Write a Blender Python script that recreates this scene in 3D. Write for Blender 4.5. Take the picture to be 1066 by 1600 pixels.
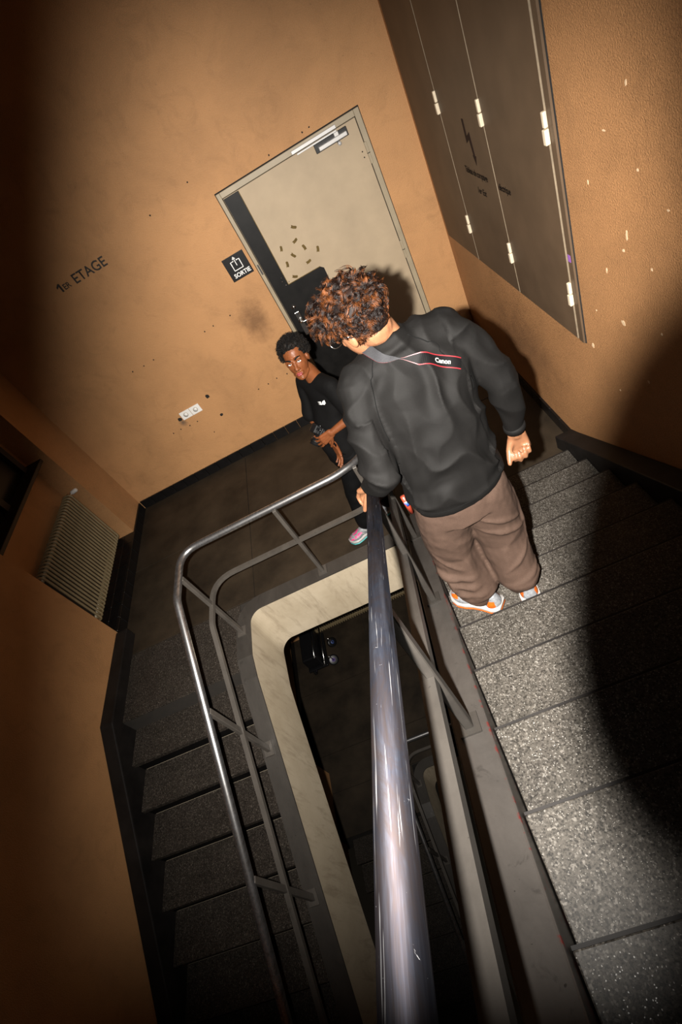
import bpy, bmesh, math, random
import numpy as np
from mathutils import Vector, Matrix, noise
from mathutils.bvhtree import BVHTree

random.seed(7)
for o in list(bpy.data.objects):
    bpy.data.objects.remove(o, do_unlink=True)
SC = bpy.context.scene
COL = SC.collection

# ------------------------------------------------------------------ camera
CAM = Vector((0.0, 0.0, 2.85))
AX = Vector((0.88795165, -0.1758622, -0.42498747))      # image right
AY = Vector((-0.4281031, -0.6538039, -0.62391361))      # image down
AZ = Vector((-0.16813564, 0.73594358, -0.65583341))     # viewing direction
cd = bpy.data.cameras.new('camera')
cd.sensor_fit = 'VERTICAL'
cd.sensor_height = 36.0
cd.sensor_width = 24.0
cd.lens = 810.877 / 1600 * 36.0
cd.clip_start = 0.02
cam = bpy.data.objects.new('camera', cd)
COL.objects.link(cam)
rot = Matrix((AX, -AY, -AZ)).transposed().to_4x4()
cam.matrix_world = Matrix.Translation(CAM) @ rot
SC.camera = cam

# ------------------------------------------------------------------ world, flash, exposure
w = bpy.data.worlds.new('world')
SC.world = w
w.use_nodes = True
w.node_tree.nodes['Background'].inputs['Color'].default_value = (1.0, 0.82, 0.6, 1)
w.node_tree.nodes['Background'].inputs['Strength'].default_value = 0.004

# the photographer's flash, held in portrait position: it sits to the left of the lens
fl = bpy.data.lights.new('camera_flash', 'SPOT')
fl.energy = 1480.0
fl.color = (1.0, 0.95, 0.88)
fl.shadow_soft_size = 0.016
fl.spot_size = math.radians(140)
fl.spot_blend = 0.15
flo = bpy.data.objects.new('camera_flash', fl)
COL.objects.link(flo)
flo.matrix_world = Matrix.Translation(CAM - 0.115 * AX) @ rot
# rectangular beam of a flash head (its own photometric pattern: flat centre, soft edges)
fl.use_nodes = True
lt = fl.node_tree
em = lt.nodes['Emission']
tc = lt.nodes.new('ShaderNodeTexCoord')
sx_ = lt.nodes.new('ShaderNodeSeparateXYZ')
lt.links.new(tc.outputs['Normal'], sx_.inputs[0])
def lmath(op, a, b=None):
    n = lt.nodes.new('ShaderNodeMath'); n.operation = op
    for k, v in enumerate((a, b)):
        if v is None: continue
        if hasattr(v, 'node'): lt.links.new(v, n.inputs[k])
        else: n.inputs[k].default_value = v
    return n.outputs[0]
def lstep(v, e0, e1):
    n = lt.nodes.new('ShaderNodeMapRange'); n.interpolation_type = 'SMOOTHSTEP'
    n.inputs['From Min'].default_value = e0; n.inputs['From Max'].default_value = e1
    lt.links.new(v, n.inputs['Value'])
    return n.outputs[0]
az_ = lmath('ABSOLUTE', sx_.outputs[2])
bx_ = lmath('DIVIDE', sx_.outputs[0], az_)
by_ = lmath('DIVIDE', sx_.outputs[1], az_)
def edge(v, lo, hi):
    """rises between lo[0] and lo[1], falls between hi[0] and hi[1]"""
    a = lstep(v, lo[0], lo[1])
    b = lmath('SUBTRACT', 1.0, lstep(v, hi[0], hi[1]))
    return lmath('MULTIPLY', a, b)
beam = lmath('MULTIPLY', edge(bx_, (-0.59, -0.17), (0.46, 0.84)), edge(by_, (-1.03, -0.10), (0.45, 1.25)))
# the lens barrel beside the flash head cuts into the right side of its beam
ex_ = lmath('DIVIDE', lmath('SUBTRACT', bx_, 0.85), 0.37)
ey_ = lmath('DIVIDE', lmath('ADD', by_, 0.13), 0.60)
er_ = lmath('SQRT', lmath('ADD', lmath('MULTIPLY', ex_, ex_), lmath('MULTIPLY', ey_, ey_)))
beam = lmath('MULTIPLY', beam, lstep(er_, 0.84, 1.16))
lt.links.new(beam, em.inputs['Strength'])

SC.view_settings.view_transform = 'Standard'
SC.view_settings.look = 'None'
SC.view_settings.gamma = 1.0
SC.view_settings.use_curve_mapping = False
SC.view_settings.exposure = 0.0

# ------------------------------------------------------------------ dimensions
G, RS, Y0 = 0.2772, 0.1452, 2.879       # going, rise, foot of the right flight
YL = 2.12                               # head of the left flight
DZ = 28 * RS                            # storey height
XR, XL, YB = 1.085, -2.91, 4.69         # walls
WR, WL, WY = -0.255, -1.62, 2.55        # stairwell faces
def zr(y): return (Y0 - y) / G * RS
def zl(y): return -(YL - y) / G * RS

# ------------------------------------------------------------------ helpers
ORG = {}
def org(p):
    return ORG.get(p.name, Vector((0, 0, 0))) if p else Vector((0, 0, 0))
def tag(o, label=None, cat=None, group=None, kind=None):
    if label: o['label'] = label
    if cat: o['category'] = cat
    if group: o['group'] = group
    if kind: o['kind'] = kind
    return o
def empty(name, loc, label=None, cat=None, group=None, kind=None):
    o = bpy.data.objects.new(name, None)
    COL.objects.link(o)
    o.location = loc
    o.empty_display_size = 0.1
    ORG[o.name] = Vector(loc)
    return tag(o, label, cat, group, kind)
def link(name, me, mat, parent=None, smooth=False):
    if mat and not me.materials:
        me.materials.append(mat)
    if smooth:
        me.polygons.foreach_set('use_smooth', [True] * len(me.polygons))
    o = bpy.data.objects.new(name, me)
    COL.objects.link(o)
    if parent:
        o.parent = parent
        ORG[o.name] = org(parent)
    return o
def mesh(name, verts, faces, mat, parent=None, smooth=False):
    g = org(parent)
    me = bpy.data.meshes.new(name)
    me.from_pydata([(v[0] - g.x, v[1] - g.y, v[2] - g.z) for v in verts], [], faces)
    me.validate(); me.update()
    return link(name, me, mat, parent, smooth)
BOXF = [(0, 3, 2, 1), (4, 5, 6, 7), (0, 1, 5, 4), (1, 2, 6, 5), (2, 3, 7, 6), (3, 0, 4, 7)]
def boxv(lo, hi):
    x0, y0, z0 = lo; x1, y1, z1 = hi
    return [(x0, y0, z0), (x1, y0, z0), (x1, y1, z0), (x0, y1, z0), (x0, y0, z1), (x1, y0, z1), (x1, y1, z1), (x0, y1, z1)]
def bevel_mesh(me, amt, seg=2):
    bm = bmesh.new(); bm.from_mesh(me)
    bmesh.ops.bevel(bm, geom=bm.edges[:], offset=amt, segments=seg, affect='EDGES', profile=0.5)
    bm.to_mesh(me); bm.free()
def box(name, lo, hi, mat, parent=None, bev=0.0, seg=2):
    o = mesh(name, boxv(lo, hi), BOXF, mat, parent)
    if bev: bevel_mesh(o.data, bev, seg)
    return o
def prism(name, prof, axis, a, b, mat, parent=None, bev=0.0):
    """profile of (u, v) points extruded along axis; axis 'x': (y,z), 'y': (x,z), 'z': (x,y)"""
    def P(u, v, t):
        return {'x': (t, u, v), 'y': (u, t, v), 'z': (u, v, t)}[axis]
    n = len(prof)
    vs = [P(u, v, a) for u, v in prof] + [P(u, v, b) for u, v in prof]
    fs = [tuple(range(n)), tuple(range(2 * n - 1, n - 1, -1))]
    fs += [(i, i + n, (i + 1) % n + n, (i + 1) % n) for i in range(n)]
    o = mesh(name, vs, fs, mat, parent)
    bm = bmesh.new(); bm.from_mesh(o.data)
    bmesh.ops.recalc_face_normals(bm, faces=bm.faces)
    if bev:
        bmesh.ops.bevel(bm, geom=bm.edges[:], offset=bev, segments=2, affect='EDGES', profile=0.5)
    bm.to_mesh(o.data); bm.free()
    return o
def rounded(pts, rad, seg=8):
    """polyline with arcs in its corners; rad is one radius or a list"""
    pts = [Vector(p) for p in pts]
    out = [pts[0]]
    for i in range(1, len(pts) - 1):
        r = rad[i - 1] if isinstance(rad, (list, tuple)) else rad
        a = (pts[i - 1] - pts[i]); b = (pts[i + 1] - pts[i])
        d = min(r, a.length * 0.48, b.length * 0.48)
        p0 = pts[i] + a.normalized() * d; p1 = pts[i] + b.normalized() * d
        for k in range(seg + 1):
            t = k / seg
            out.append(p0 * (1 - t) ** 2 + pts[i] * 2 * t * (1 - t) + p1 * t * t)
    out.append(pts[-1])
    return out
def tubev(pts, rad, n=12, sq=False, up=Vector((0, 0, 1))):
    pts = [Vector(p) for p in pts]
    vs, fs = [], []
    N = len(pts)
    for i, p in enumerate(pts):
        t = (pts[min(i + 1, N - 1)] - pts[max(i - 1, 0)]).normalized()
        s = t.cross(up)
        if s.length < 1e-3: s = t.cross(Vector((0, 1, 0)))
        s.normalize(); u = s.cross(t)
        r = rad[i] if isinstance(rad, (list, tuple)) else rad
        if sq:
            hw, hh = (sq if isinstance(sq, tuple) else (r, r))
            for a, b in ((-1, -1), (1, -1), (1, 1), (-1, 1)):
                vs.append(p + s * a * hw + u * b * hh)
        else:
            for k in range(n):
                q = 2 * math.pi * k / n
                vs.append(p + s * math.cos(q) * r + u * math.sin(q) * r)
    m = 4 if sq else n
    for i in range(N - 1):
        for k in range(m):
            fs.append((i * m + k, i * m + (k + 1) % m, (i + 1) * m + (k + 1) % m, (i + 1) * m + k))
    fs.append(tuple(range(m - 1, -1, -1)))
    fs.append(tuple((N - 1) * m + k for k in range(m)))
    return vs, fs
def tube(name, pts, rad, mat, parent=None, n=12, sq=False, smooth=True):
    v, f = tubev(pts, rad, n, sq)
    return mesh(name, v, f, mat, parent, smooth and not sq)
def copyobj(o, loc=None, parent=None, name=None):
    c = o.copy()
    COL.objects.link(c)
    if parent: c.parent = parent
    if loc is not None: c.location = loc
    return c
def text_mesh(body, size, shear=0.0, spacing=1.0, bold=0.0):
    cu = bpy.data.curves.new('lettering', 'FONT')
    cu.body = body; cu.size = size; cu.shear = shear; cu.space_character = spacing
    cu.offset = bold; cu.fill_mode = 'FRONT'; cu.resolution_u = 3
    o = bpy.data.objects.new('lettering', cu); COL.objects.link(o)
    dg = bpy.context.evaluated_depsgraph_get()
    me = bpy.data.meshes.new_from_object(o.evaluated_get(dg))
    bpy.data.objects.remove(o); bpy.data.curves.remove(cu)
    return me
def place_text(name, body, size, fn, mat, parent=None, **k):
    """fn maps text plane (u, v) to a world point"""
    me = text_mesh(body, size, **k)
    g = org(parent)
    for v in me.vertices:
        v.co = Vector(fn(v.co.x, v.co.y)) - g
    me.update()
    me.materials.clear()
    return link(name, me, mat, parent)

# ------------------------------------------------------------------ materials
def new_mat(name):
    m = bpy.data.materials.new(name); m.use_nodes = True
    nt = m.node_tree
    b = nt.nodes['Principled BSDF']
    return m, nt, b
def nd(nt, t, **k):
    n = nt.nodes.new(t)
    for a, v in k.items():
        if hasattr(n, a) and a not in ('Scale', 'Detail', 'Roughness', 'Distortion', 'Fac', 'Strength', 'Distance', 'Randomness'):
            setattr(n, a, v)
        else:
            n.inputs[a].default_value = v
    return n
def coords(nt):
    return nt.nodes.new('ShaderNodeTexCoord').outputs['Object']
def ramp(nt, src, stops):
    r = nt.nodes.new('ShaderNodeValToRGB')
    while len(r.color_ramp.elements) < len(stops): r.color_ramp.elements.new(0.5)
    for e, (p, c) in zip(r.color_ramp.elements, stops):
        e.position = p
        e.color = (c if len(c) == 4 else (*c, 1)) if isinstance(c, (tuple, list)) else (c, c, c, 1)
    nt.links.new(src, r.inputs['Fac'])
    return r.outputs['Color']
def mixc(nt, fac, a, b, mode='MIX'):
    m = nt.nodes.new('ShaderNodeMix'); m.data_type = 'RGBA'; m.blend_type = mode
    for s, v in ((m.inputs['Factor'], fac), (m.inputs['A'], a), (m.inputs['B'], b)):
        if hasattr(v, 'node'): nt.links.new(v, s)
        elif isinstance(v, (tuple, list)): s.default_value = (*v[:3], 1)
        else: s.default_value = v
    return m.outputs['Result']
def noisen(nt, co, scale, detail=4, rough=0.6, dist=0.0, stretch=None):
    if stretch:
        mp = nt.nodes.new('ShaderNodeMapping'); mp.inputs['Scale'].default_value = stretch
        nt.links.new(co, mp.inputs['Vector']); co = mp.outputs['Vector']
    n = nd(nt, 'ShaderNodeTexNoise', Scale=scale, Detail=detail, Roughness=rough, Distortion=dist)
    nt.links.new(co, n.inputs['Vector'])
    return n.outputs['Fac']
def voron(nt, co, scale, out='Distance'):
    n = nd(nt, 'ShaderNodeTexVoronoi', Scale=scale)
    nt.links.new(co, n.inputs['Vector'])
    return n.outputs[out]
def bump(nt, b, h, strength, dist):
    n = nd(nt, 'ShaderNodeBump', Strength=strength, Distance=dist)
    nt.links.new(h, n.inputs['Height'])
    nt.links.new(n.outputs['Normal'], b.inputs['Normal'])
def plain(name, col, rough=0.6, metal=0.0, spec=0.5, var=0.0, scale=8.0, bmp=0.0, bscale=200.0, coat=0.0, sheen=0.0):
    m, nt, b = new_mat(name)
    b.inputs['Roughness'].default_value = rough
    b.inputs['Metallic'].default_value = metal
    b.inputs['Specular IOR Level'].default_value = spec
    b.inputs['Coat Weight'].default_value = coat
    b.inputs['Sheen Weight'].default_value = sheen
    co = coords(nt)
    f = noisen(nt, co, scale, 5)
    lo = tuple(c * (1 - var) for c in col); hi = tuple(min(1, c * (1 + var)) for c in col)
    nt.links.new(ramp(nt, f, [(0.3, lo), (0.7, hi)]), b.inputs['Base Color'])
    if bmp:
        bump(nt, b, noisen(nt, co, bscale, 3), bmp, 0.004)
    return m

def wall_mat(name, col, stains=(), relief=0.7):
    m, nt, b = new_mat(name)
    co = coords(nt)
    big = noisen(nt, co, 1.6, 6, 0.65, 0.4)
    c = ramp(nt, big, [(0.25, tuple(x * 0.80 for x in col)), (0.55, col), (0.8, tuple(min(1, x * 1.08) for x in col))])
    grime = ramp(nt, noisen(nt, co, 5.0, 8, 0.75, 1.0), [(0.52, 0.0), (0.75, 1.0)])
    c = mixc(nt, mixc(nt, 1.0, grime, (0.33, 0.33, 0.33), 'MULTIPLY'), c, tuple(x * 0.42 for x in col))
    speck = ramp(nt, noisen(nt, co, 38.0, 3, 0.7), [(0.70, 0.0), (0.74, 1.0)])
    c = mixc(nt, mixc(nt, 1.0, speck, (0.4, 0.4, 0.4), 'MULTIPLY'), c, tuple(x * 0.25 for x in col))
    grain = ramp(nt, noisen(nt, co, 300.0, 3, 0.75), [(0.3, 0.62), (0.7, 1.25)])
    c = mixc(nt, 1.0, c, grain, 'MULTIPLY')
    for (p, r, col2, amt) in stains:
        v = nt.nodes.new('ShaderNodeVectorMath'); v.operation = 'SUBTRACT'
        nt.links.new(co, v.inputs[0]); v.inputs[1].default_value = p
        s = nt.nodes.new('ShaderNodeVectorMath'); s.operation = 'DIVIDE'
        nt.links.new(v.outputs[0], s.inputs[0]); s.inputs[1].default_value = r
        ln = nt.nodes.new('ShaderNodeVectorMath'); ln.operation = 'LENGTH'
        nt.links.new(s.outputs[0], ln.inputs[0])
        ad = nt.nodes.new('ShaderNodeMath'); ad.operation = 'ADD'
        nt.links.new(ln.outputs['Value'], ad.inputs[0])
        nz = nt.nodes.new('ShaderNodeMath'); nz.operation = 'MULTIPLY_ADD'
        nt.links.new(noisen(nt, co, 9.0, 6, 0.7), nz.inputs[0]); nz.inputs[1].default_value = 1.4; nz.inputs[2].default_value = -0.7
        nt.links.new(nz.outputs[0], ad.inputs[1])
        k = ramp(nt, ad.outputs[0], [(0.15, amt), (0.95, 0.0)])
        c = mixc(nt, k, c, col2)
    nt.links.new(c, b.inputs['Base Color'])
    b.inputs['Roughness'].default_value = 0.62
    b.inputs['Specular IOR Level'].default_value = 0.35
    h = mixc(nt, 0.35, noisen(nt, co, 130.0, 4, 0.55), noisen(nt, co, 330.0, 2, 0.5))
    bump(nt, b, h, relief, 0.007)
    return m

def granite(name, base, lo, hi, sparkle=True, rough=0.42):
    m, nt, b = new_mat(name)
    co = coords(nt)
    g1 = noisen(nt, co, 170.0, 3, 0.75)
    c = ramp(nt, g1, [(0.32, lo), (0.48, base), (0.60, base), (0.72, hi)])
    g2 = voron(nt, co, 210.0, 'Color')
    sep = nt.nodes.new('ShaderNodeSeparateColor'); nt.links.new(g2, sep.inputs[0])
    c = mixc(nt, ramp(nt, sep.outputs[0], [(0.80, 0.0), (0.84, 0.6)]), c, tuple(x * 0.5 for x in lo))
    c = mixc(nt, ramp(nt, sep.outputs[1], [(0.88, 0.0), (0.92, 0.9)]), c, hi)
    c = mixc(nt, 1.0, c, ramp(nt, noisen(nt, co, 75.0, 5, 0.75), [(0.34, 0.60), (0.66, 1.25)]), 'MULTIPLY')
    dirt = ramp(nt, noisen(nt, co, 3.2, 7, 0.7, 0.6), [(0.35, 1.0), (0.72, 0.62)])
    c = mixc(nt, 1.0, c, dirt, 'MULTIPLY')
    nt.links.new(c, b.inputs['Base Color'])
    b.inputs['Specular IOR Level'].default_value = 0.12
    if sparkle:
        mica = nt.nodes.new('ShaderNodeSeparateColor'); nt.links.new(voron(nt, co, 520.0, 'Color'), mica.inputs[0])
        c2 = mixc(nt, ramp(nt, mica.outputs[2], [(0.984, 0.0), (0.990, 0.9)]), c, (0.30, 0.285, 0.26))
        nt.links.new(c2, b.inputs['Base Color'])
        nt.links.new(ramp(nt, mica.outputs[2], [(0.975, rough), (0.985, 0.2)]), b.inputs['Roughness'])
        # grains lie at odd angles: tilt the normal per cell
        bump(nt, b, sep.outputs[0], 0.4, 0.001)
    else:
        b.inputs['Roughness'].default_value = rough
        bump(nt, b, g1, 0.3, 0.002)
    return m

RS_, G_ = RS, G
OCHRE = (0.485, 0.252, 0.106)
M = {}
M['wall_back'] = wall_mat('ochre_plaster_back', OCHRE, stains=[
    ((-0.735, YB, 1.20), (0.17, 0.4, 0.24), (0.14, 0.065, 0.026), 0.75),
    ((-1.9, YB, 0.67), (0.05, 0.4, 0.05), (0.10, 0.07, 0.05), 0.8)])
M['wall'] = wall_mat('ochre_plaster', OCHRE)
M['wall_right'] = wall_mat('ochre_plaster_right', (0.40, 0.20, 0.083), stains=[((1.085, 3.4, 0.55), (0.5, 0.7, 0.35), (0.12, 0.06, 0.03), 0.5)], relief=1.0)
M['ceiling'] = plain('ceiling_paint', (0.38, 0.28, 0.18), 0.8, var=0.08, scale=2)
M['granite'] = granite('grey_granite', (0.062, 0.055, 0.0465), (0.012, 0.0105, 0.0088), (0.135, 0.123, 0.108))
M['granite_dimmed'] = granite('dirty_dimmed_granite', (0.040, 0.033, 0.027), (0.012, 0.010, 0.008), (0.10, 0.085, 0.07), False, 0.5)  # same granite, dirty, with the left flight's weaker light painted into its colour
M['floor'] = plain('dark_brown_terrazzo', (0.026, 0.0185, 0.0115), 0.55, spec=0.3, var=0.5, scale=2.6, bmp=0.15, bscale=90)
M['joint'] = plain('joint_grout', (0.02, 0.016, 0.012), 0.9, var=0.2)
M['tile'] = plain('black_glazed_tile', (0.006, 0.0055, 0.0055), 0.3, spec=0.4, var=0.3, scale=12)
M['concrete'] = None
M['steel'] = None
M['frame_beige'] = plain('door_frame_paint', (0.30, 0.245, 0.165), 0.45, var=0.12, scale=7)
M['leaf'] = plain('door_leaf_paint', (0.37, 0.287, 0.192), 0.55, spec=0.3, var=0.10, scale=3.0, bmp=0.05, bscale=300)
M['black_plate'] = plain('black_scuffed_laminate', (0.0045, 0.004, 0.0036), 0.5, spec=0.25, var=0.6, scale=9)
M['chrome'] = plain('brushed_chrome', (0.75, 0.74, 0.72), 0.22, 1.0, var=0.06, scale=40)
M['white_plastic'] = plain('white_plastic', (0.78, 0.76, 0.72), 0.4, var=0.04)
M['black_plastic'] = plain('black_plastic', (0.006, 0.006, 0.0066), 0.35, var=0.2, scale=30)
M['dark_hole'] = plain('dark_hole', (0.010, 0.008, 0.006), 0.9, var=0.2)
M['paint_black'] = plain('stencil_black', (0.028, 0.024, 0.02), 0.7, var=0.45, scale=60)
M['ink'] = plain('felt_pen_ink', (0.006, 0.004, 0.0035), 0.8, spec=0.1, var=0.3, scale=60)
M['bolt_red'] = plain('dark_red_paint', (0.010, 0.0025, 0.002), 0.7, spec=0.2, var=0.3, scale=60)
M['white_print'] = plain('white_print', (0.82, 0.81, 0.78), 0.5, var=0.03)
M['cabinet'] = plain('grey_brown_lacquer', (0.086, 0.0555, 0.033), 0.55, spec=0.3, var=0.18, scale=3.5, bmp=0.04, bscale=260)
M['cabinet_edge'] = plain('bare_metal_edge', (0.22, 0.17, 0.115), 0.6, 0.2, var=0.2, scale=30)
M['hinge'] = plain('cream_hinge', (0.62, 0.52, 0.38), 0.45, var=0.1, scale=30)
M['tape'] = plain('brown_tape', (0.10, 0.064, 0.016), 0.6, spec=0.2, var=0.3, scale=50)
M['radiator_shade'] = plain('radiator_gap_shade', (0.018, 0.012, 0.007), 0.7, var=0.2)
M['radiator'] = plain('cream_radiator_enamel', (0.26, 0.20, 0.11), 0.4, var=0.15, scale=9)
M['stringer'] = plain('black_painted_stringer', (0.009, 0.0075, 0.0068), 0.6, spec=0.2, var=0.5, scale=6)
M['riser_black'] = plain('shaded_riser_black', (0.0035, 0.003, 0.0028), 0.7, spec=0.1, var=0.3)  # near-black: the deep shade on the risers is put into their colour
M['aluminium'] = plain('pale_aluminium', (0.55, 0.54, 0.53), 0.4, 0.25, var=0.06, scale=30)
M['sill'] = plain('dark_wood', (0.018, 0.010, 0.006), 0.6, var=0.3, scale=14)
M['glass'] = plain('night_window_glass', (0.004, 0.0035, 0.0035), 0.25, spec=0.3, var=0.1)
M['gap'] = plain('black_gap', (0.004, 0.004, 0.004), 0.9)

def concrete_mat():
    m, nt, b = new_mat('beige_slab_edge_paint')
    co = coords(nt)
    c = ramp(nt, noisen(nt, co, 2.2, 6, 0.65), [(0.3, (0.36, 0.295, 0.205)), (0.7, (0.50, 0.425, 0.315))])
    streak = noisen(nt, co, 16.0, 6, 0.75, 0.5, (1.0, 1.0, 0.18))
    c = mixc(nt, ramp(nt, streak, [(0.50, 0.0), (0.74, 0.6)]), c, (0.17, 0.125, 0.078))
    nt.links.new(c, b.inputs['Base Color'])
    b.inputs['Roughness'].default_value = 0.6
    bump(nt, b, noisen(nt, co, 110, 4), 0.2, 0.003)
    return m
M['concrete'] = concrete_mat()

def paint_grey(name, col, red=False):
    m, nt, b = new_mat(name)
    co = coords(nt)
    c = ramp(nt, noisen(nt, co, 6.0, 7, 0.7, 0.5, (1, 0.35, 1)), [(0.3, tuple(x * 0.72 for x in col)), (0.7, tuple(x * 1.15 for x in col))])
    c = mixc(nt, ramp(nt, noisen(nt, co, 17.0, 5, 0.65, 0.6), [(0.62, 0.0), (0.70, 0.6)]), c, tuple(x * 0.45 for x in col))
    c = mixc(nt, ramp(nt, noisen(nt, co, 60.0, 2, 0.5), [(0.74, 0.0), (0.77, 0.8)]), c, (0.01, 0.009, 0.008))
    if red:
        sx = nt.nodes.new('ShaderNodeSeparateXYZ'); nt.links.new(co, sx.inputs[0])
        edge = ramp(nt, sx.outputs[0], [(0.0, 0.0), (1.0, 1.0)])
        mr = nt.nodes.new('ShaderNodeMapRange')
        mr.inputs['From Min'].default_value = red[0]; mr.inputs['From Max'].default_value = red[1]
        nt.links.new(sx.outputs[0], mr.inputs['Value'])
        mu = nt.nodes.new('ShaderNodeMath'); mu.operation = 'MULTIPLY'
        nt.links.new(mr.outputs[0], mu.inputs[0])
        nt.links.new(ramp(nt, noisen(nt, co, 20.0, 4, 0.6), [(0.55, 0.0), (0.62, 1.0)]), mu.inputs[1])
        c = mixc(nt, mu.outputs[0], c, (0.09, 0.012, 0.010))
    nt.links.new(c, b.inputs['Base Color'])
    b.inputs['Roughness'].default_value = 0.42
    b.inputs['Metallic'].default_value = 0.15
    bump(nt, b, noisen(nt, co, 40.0, 5), 0.12, 0.004)
    return m
M['kerb'] = paint_grey('grey_kerb_paint', (0.050, 0.0445, 0.040), red=(-0.150, -0.143))
M['kerb_plain'] = paint_grey('grey_kerb_paint_plain', (0.050, 0.044, 0.038))
M['rail_darkened'] = paint_grey('rail_paint_darkened_near', (0.036, 0.032, 0.028))  # same paint as the far rails, darkened against the close flash
M['rail_lightened'] = paint_grey('rail_paint_lightened_far', (0.080, 0.070, 0.060))  # same paint, lightened where the rails stand far from the flash

def steel_mat(name, lo, mid_, hi, brown, scratch, r0, r1, flecks, bamt):
    m, nt, b = new_mat(name)
    rm = nt.nodes.new('ShaderNodeMapping'); rm.inputs['Rotation'].default_value = (math.atan2(RS_, G_), 0, 0)
    nt.links.new(coords(nt), rm.inputs['Vector'])
    co = rm.outputs['Vector']       # streaks run along the pipe
    f = noisen(nt, co, 60.0, 4, 0.65, 0.3, (1.0, 0.05, 1.0))
    g_ = noisen(nt, co, 9.0, 6, 0.75, 0.8, (1.0, 0.5, 1.0))
    c = ramp(nt, f, [(0.32, lo), (0.50, mid_), (0.70, hi)])
    c = mixc(nt, ramp(nt, g_, [(0.42, 0.0), (0.64, bamt)]), c, brown)
    scr = noisen(nt, co, 230.0, 3, 0.6, 0.2, (1.0, 0.02, 1.0))
    c = mixc(nt, ramp(nt, scr, [(0.64, 0.0), (0.70, 0.8)]), c, scratch)
    blob = ramp(nt, noisen(nt, co, 55.0, 4, 0.75, 1.2), [(0.69, 0.0), (0.73, flecks)])
    c = mixc(nt, blob, c, scratch)
    nt.links.new(c, b.inputs['Base Color'])
    nt.links.new(ramp(nt, blob, [(0.0, 0.95), (1.0, 0.4)]), b.inputs['Metallic'])
    nt.links.new(ramp(nt, f, [(0.3, r0), (0.7, r1)]), b.inputs['Roughness'])
    bump(nt, b, f, 0.06, 0.003)
    return m
M['steel'] = steel_mat('polished_steel_handrail', (0.30, 0.29, 0.28), (0.55, 0.55, 0.56), (0.78, 0.78, 0.80), (0.30, 0.26, 0.22), (0.85, 0.85, 0.85), 0.36, 0.26, 0.2, 0.4)
M['steel_worn'] = steel_mat('patinated_steel_handrail', (0.006, 0.006, 0.0075), (0.017, 0.0188, 0.0265), (0.046, 0.050, 0.064), (0.022, 0.015, 0.012), (0.26, 0.26, 0.27), 0.62, 0.50, 0.9, 0.7)  # worn patina; its brown and near-black tints also stand in for reflections

# ================================================================== THE SETTING
def struct(o, label=None):
    o['kind'] = 'structure'
    if label: o['label'] = label
    return o
TOP = 3.64
wb = struct(box('wall_back', (XL - 0.02, YB, -0.43), (XR + 0.2, YB + 0.2, TOP), M['wall_back']), 'ochre plaster wall behind the grey door')
struct(box('wall_right', (XR, -2.6, -4.2), (XR + 0.2, YB, 5.6), M['wall_right']), 'ochre textured wall beside the right flight')
# left wall: a strip by the corner, the niche, and the long near piece beside the left flight
NY0, NY1, NX = 2.955, 4.225, -3.13
struct(prism('wall_left', [(NX - 0.2, NY1), (XL, NY1), (XL, YB), (NX - 0.2, YB)], 'z', -0.43, TOP, M['wall']), 'narrow ochre wall strip between niche and back corner')
o = prism('wall_left', [(NX - 0.2, -2.6), (XL, -2.6), (XL, NY0), (NX - 0.2, NY0)], 'z', -4.3, TOP, M['wall'])
struct(o, 'long ochre wall beside the left flight')
struct(box('wall_left', (NX - 0.2, NY0, -0.43), (NX, NY1, TOP), M['wall']), 'recessed ochre niche wall behind the ribbed radiator')
struct(box('ceiling', (NX, 2.55, TOP), (XR, YB, TOP + 0.3), M['ceiling']), 'painted ceiling over the landing')
struct(box('wall_near', (XL - 0.4, -2.8, -4.3), (XR + 0.2, -2.6, 5.6), M['wall']), 'ochre wall behind the photographer')

# ---- landing floor of large slabs
fl_root = empty('floor', (0, 0, 0), 'dark brown landing floor of large worn slabs', kind='structure')
box('floor_base', (XL, WY + 0.125, -0.42), (XR, YB, -0.012), M['joint'], fl_root)
box('floor_base', (XL, YL, -0.42), (WL - 0.12, WY + 0.125, -0.012), M['joint'], fl_root)
gp = 0.003
ys = [WY + 0.13, 3.705, YB]
xs = [XL, -1.60, -0.30, XR]
for i in range(3):
    for j in range(2):
        y0 = 2.722 if i == 0 and j == 0 else (ys[j])
        box('floor_slab', (xs[i] + gp, y0 + gp, -0.012), (xs[i + 1] - gp, ys[j + 1] - gp, 0.0), M['floor'], fl_root, 0.0015, 1)
box('floor_slab', (XL + 0.1, YL + 0.002, -0.03), (WL - 0.122, 2.722 - gp, 0.0), M['granite_dimmed'], fl_root, 0.004, 1)

# ---- black tile skirtings
def tiles(root, axis, a, b, n, plane, z0, z1, th):
    L = (b - a) / n
    if axis == 'x': o = box('tile', (0, -th, 0), (L - 0.004, 0, z1 - z0), M['tile'], None, 0.002, 1)
    else: o = box('tile', (0, 0, 0), (th, L - 0.004, z1 - z0), M['tile'], None, 0.002, 1)
    o.parent = root
    for i in range(n):
        c = o if i == 0 else copyobj(o, parent=root)
        c.location = (a + i * L, plane, z0) if axis == 'x' else (plane, a + i * L, z0)
bb = empty('baseboard_back', (0, 0, 0), 'black tile skirting along the back wall', kind='structure')
tiles(bb, 'x', XL + 0.02, -0.49, 17, YB, 0.0, 0.105, 0.018)
tiles(bb, 'x', 0.73, XR, 3, YB, 0.0, 0.105, 0.018)
bl = empty('baseboard_left', (0, 0, 0), 'black tile skirting under niche and left wall', kind='structure')
tiles(bl, 'y', NY0, YB - 0.02, 12, XL, 0.0, 0.105, 0.018)
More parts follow.
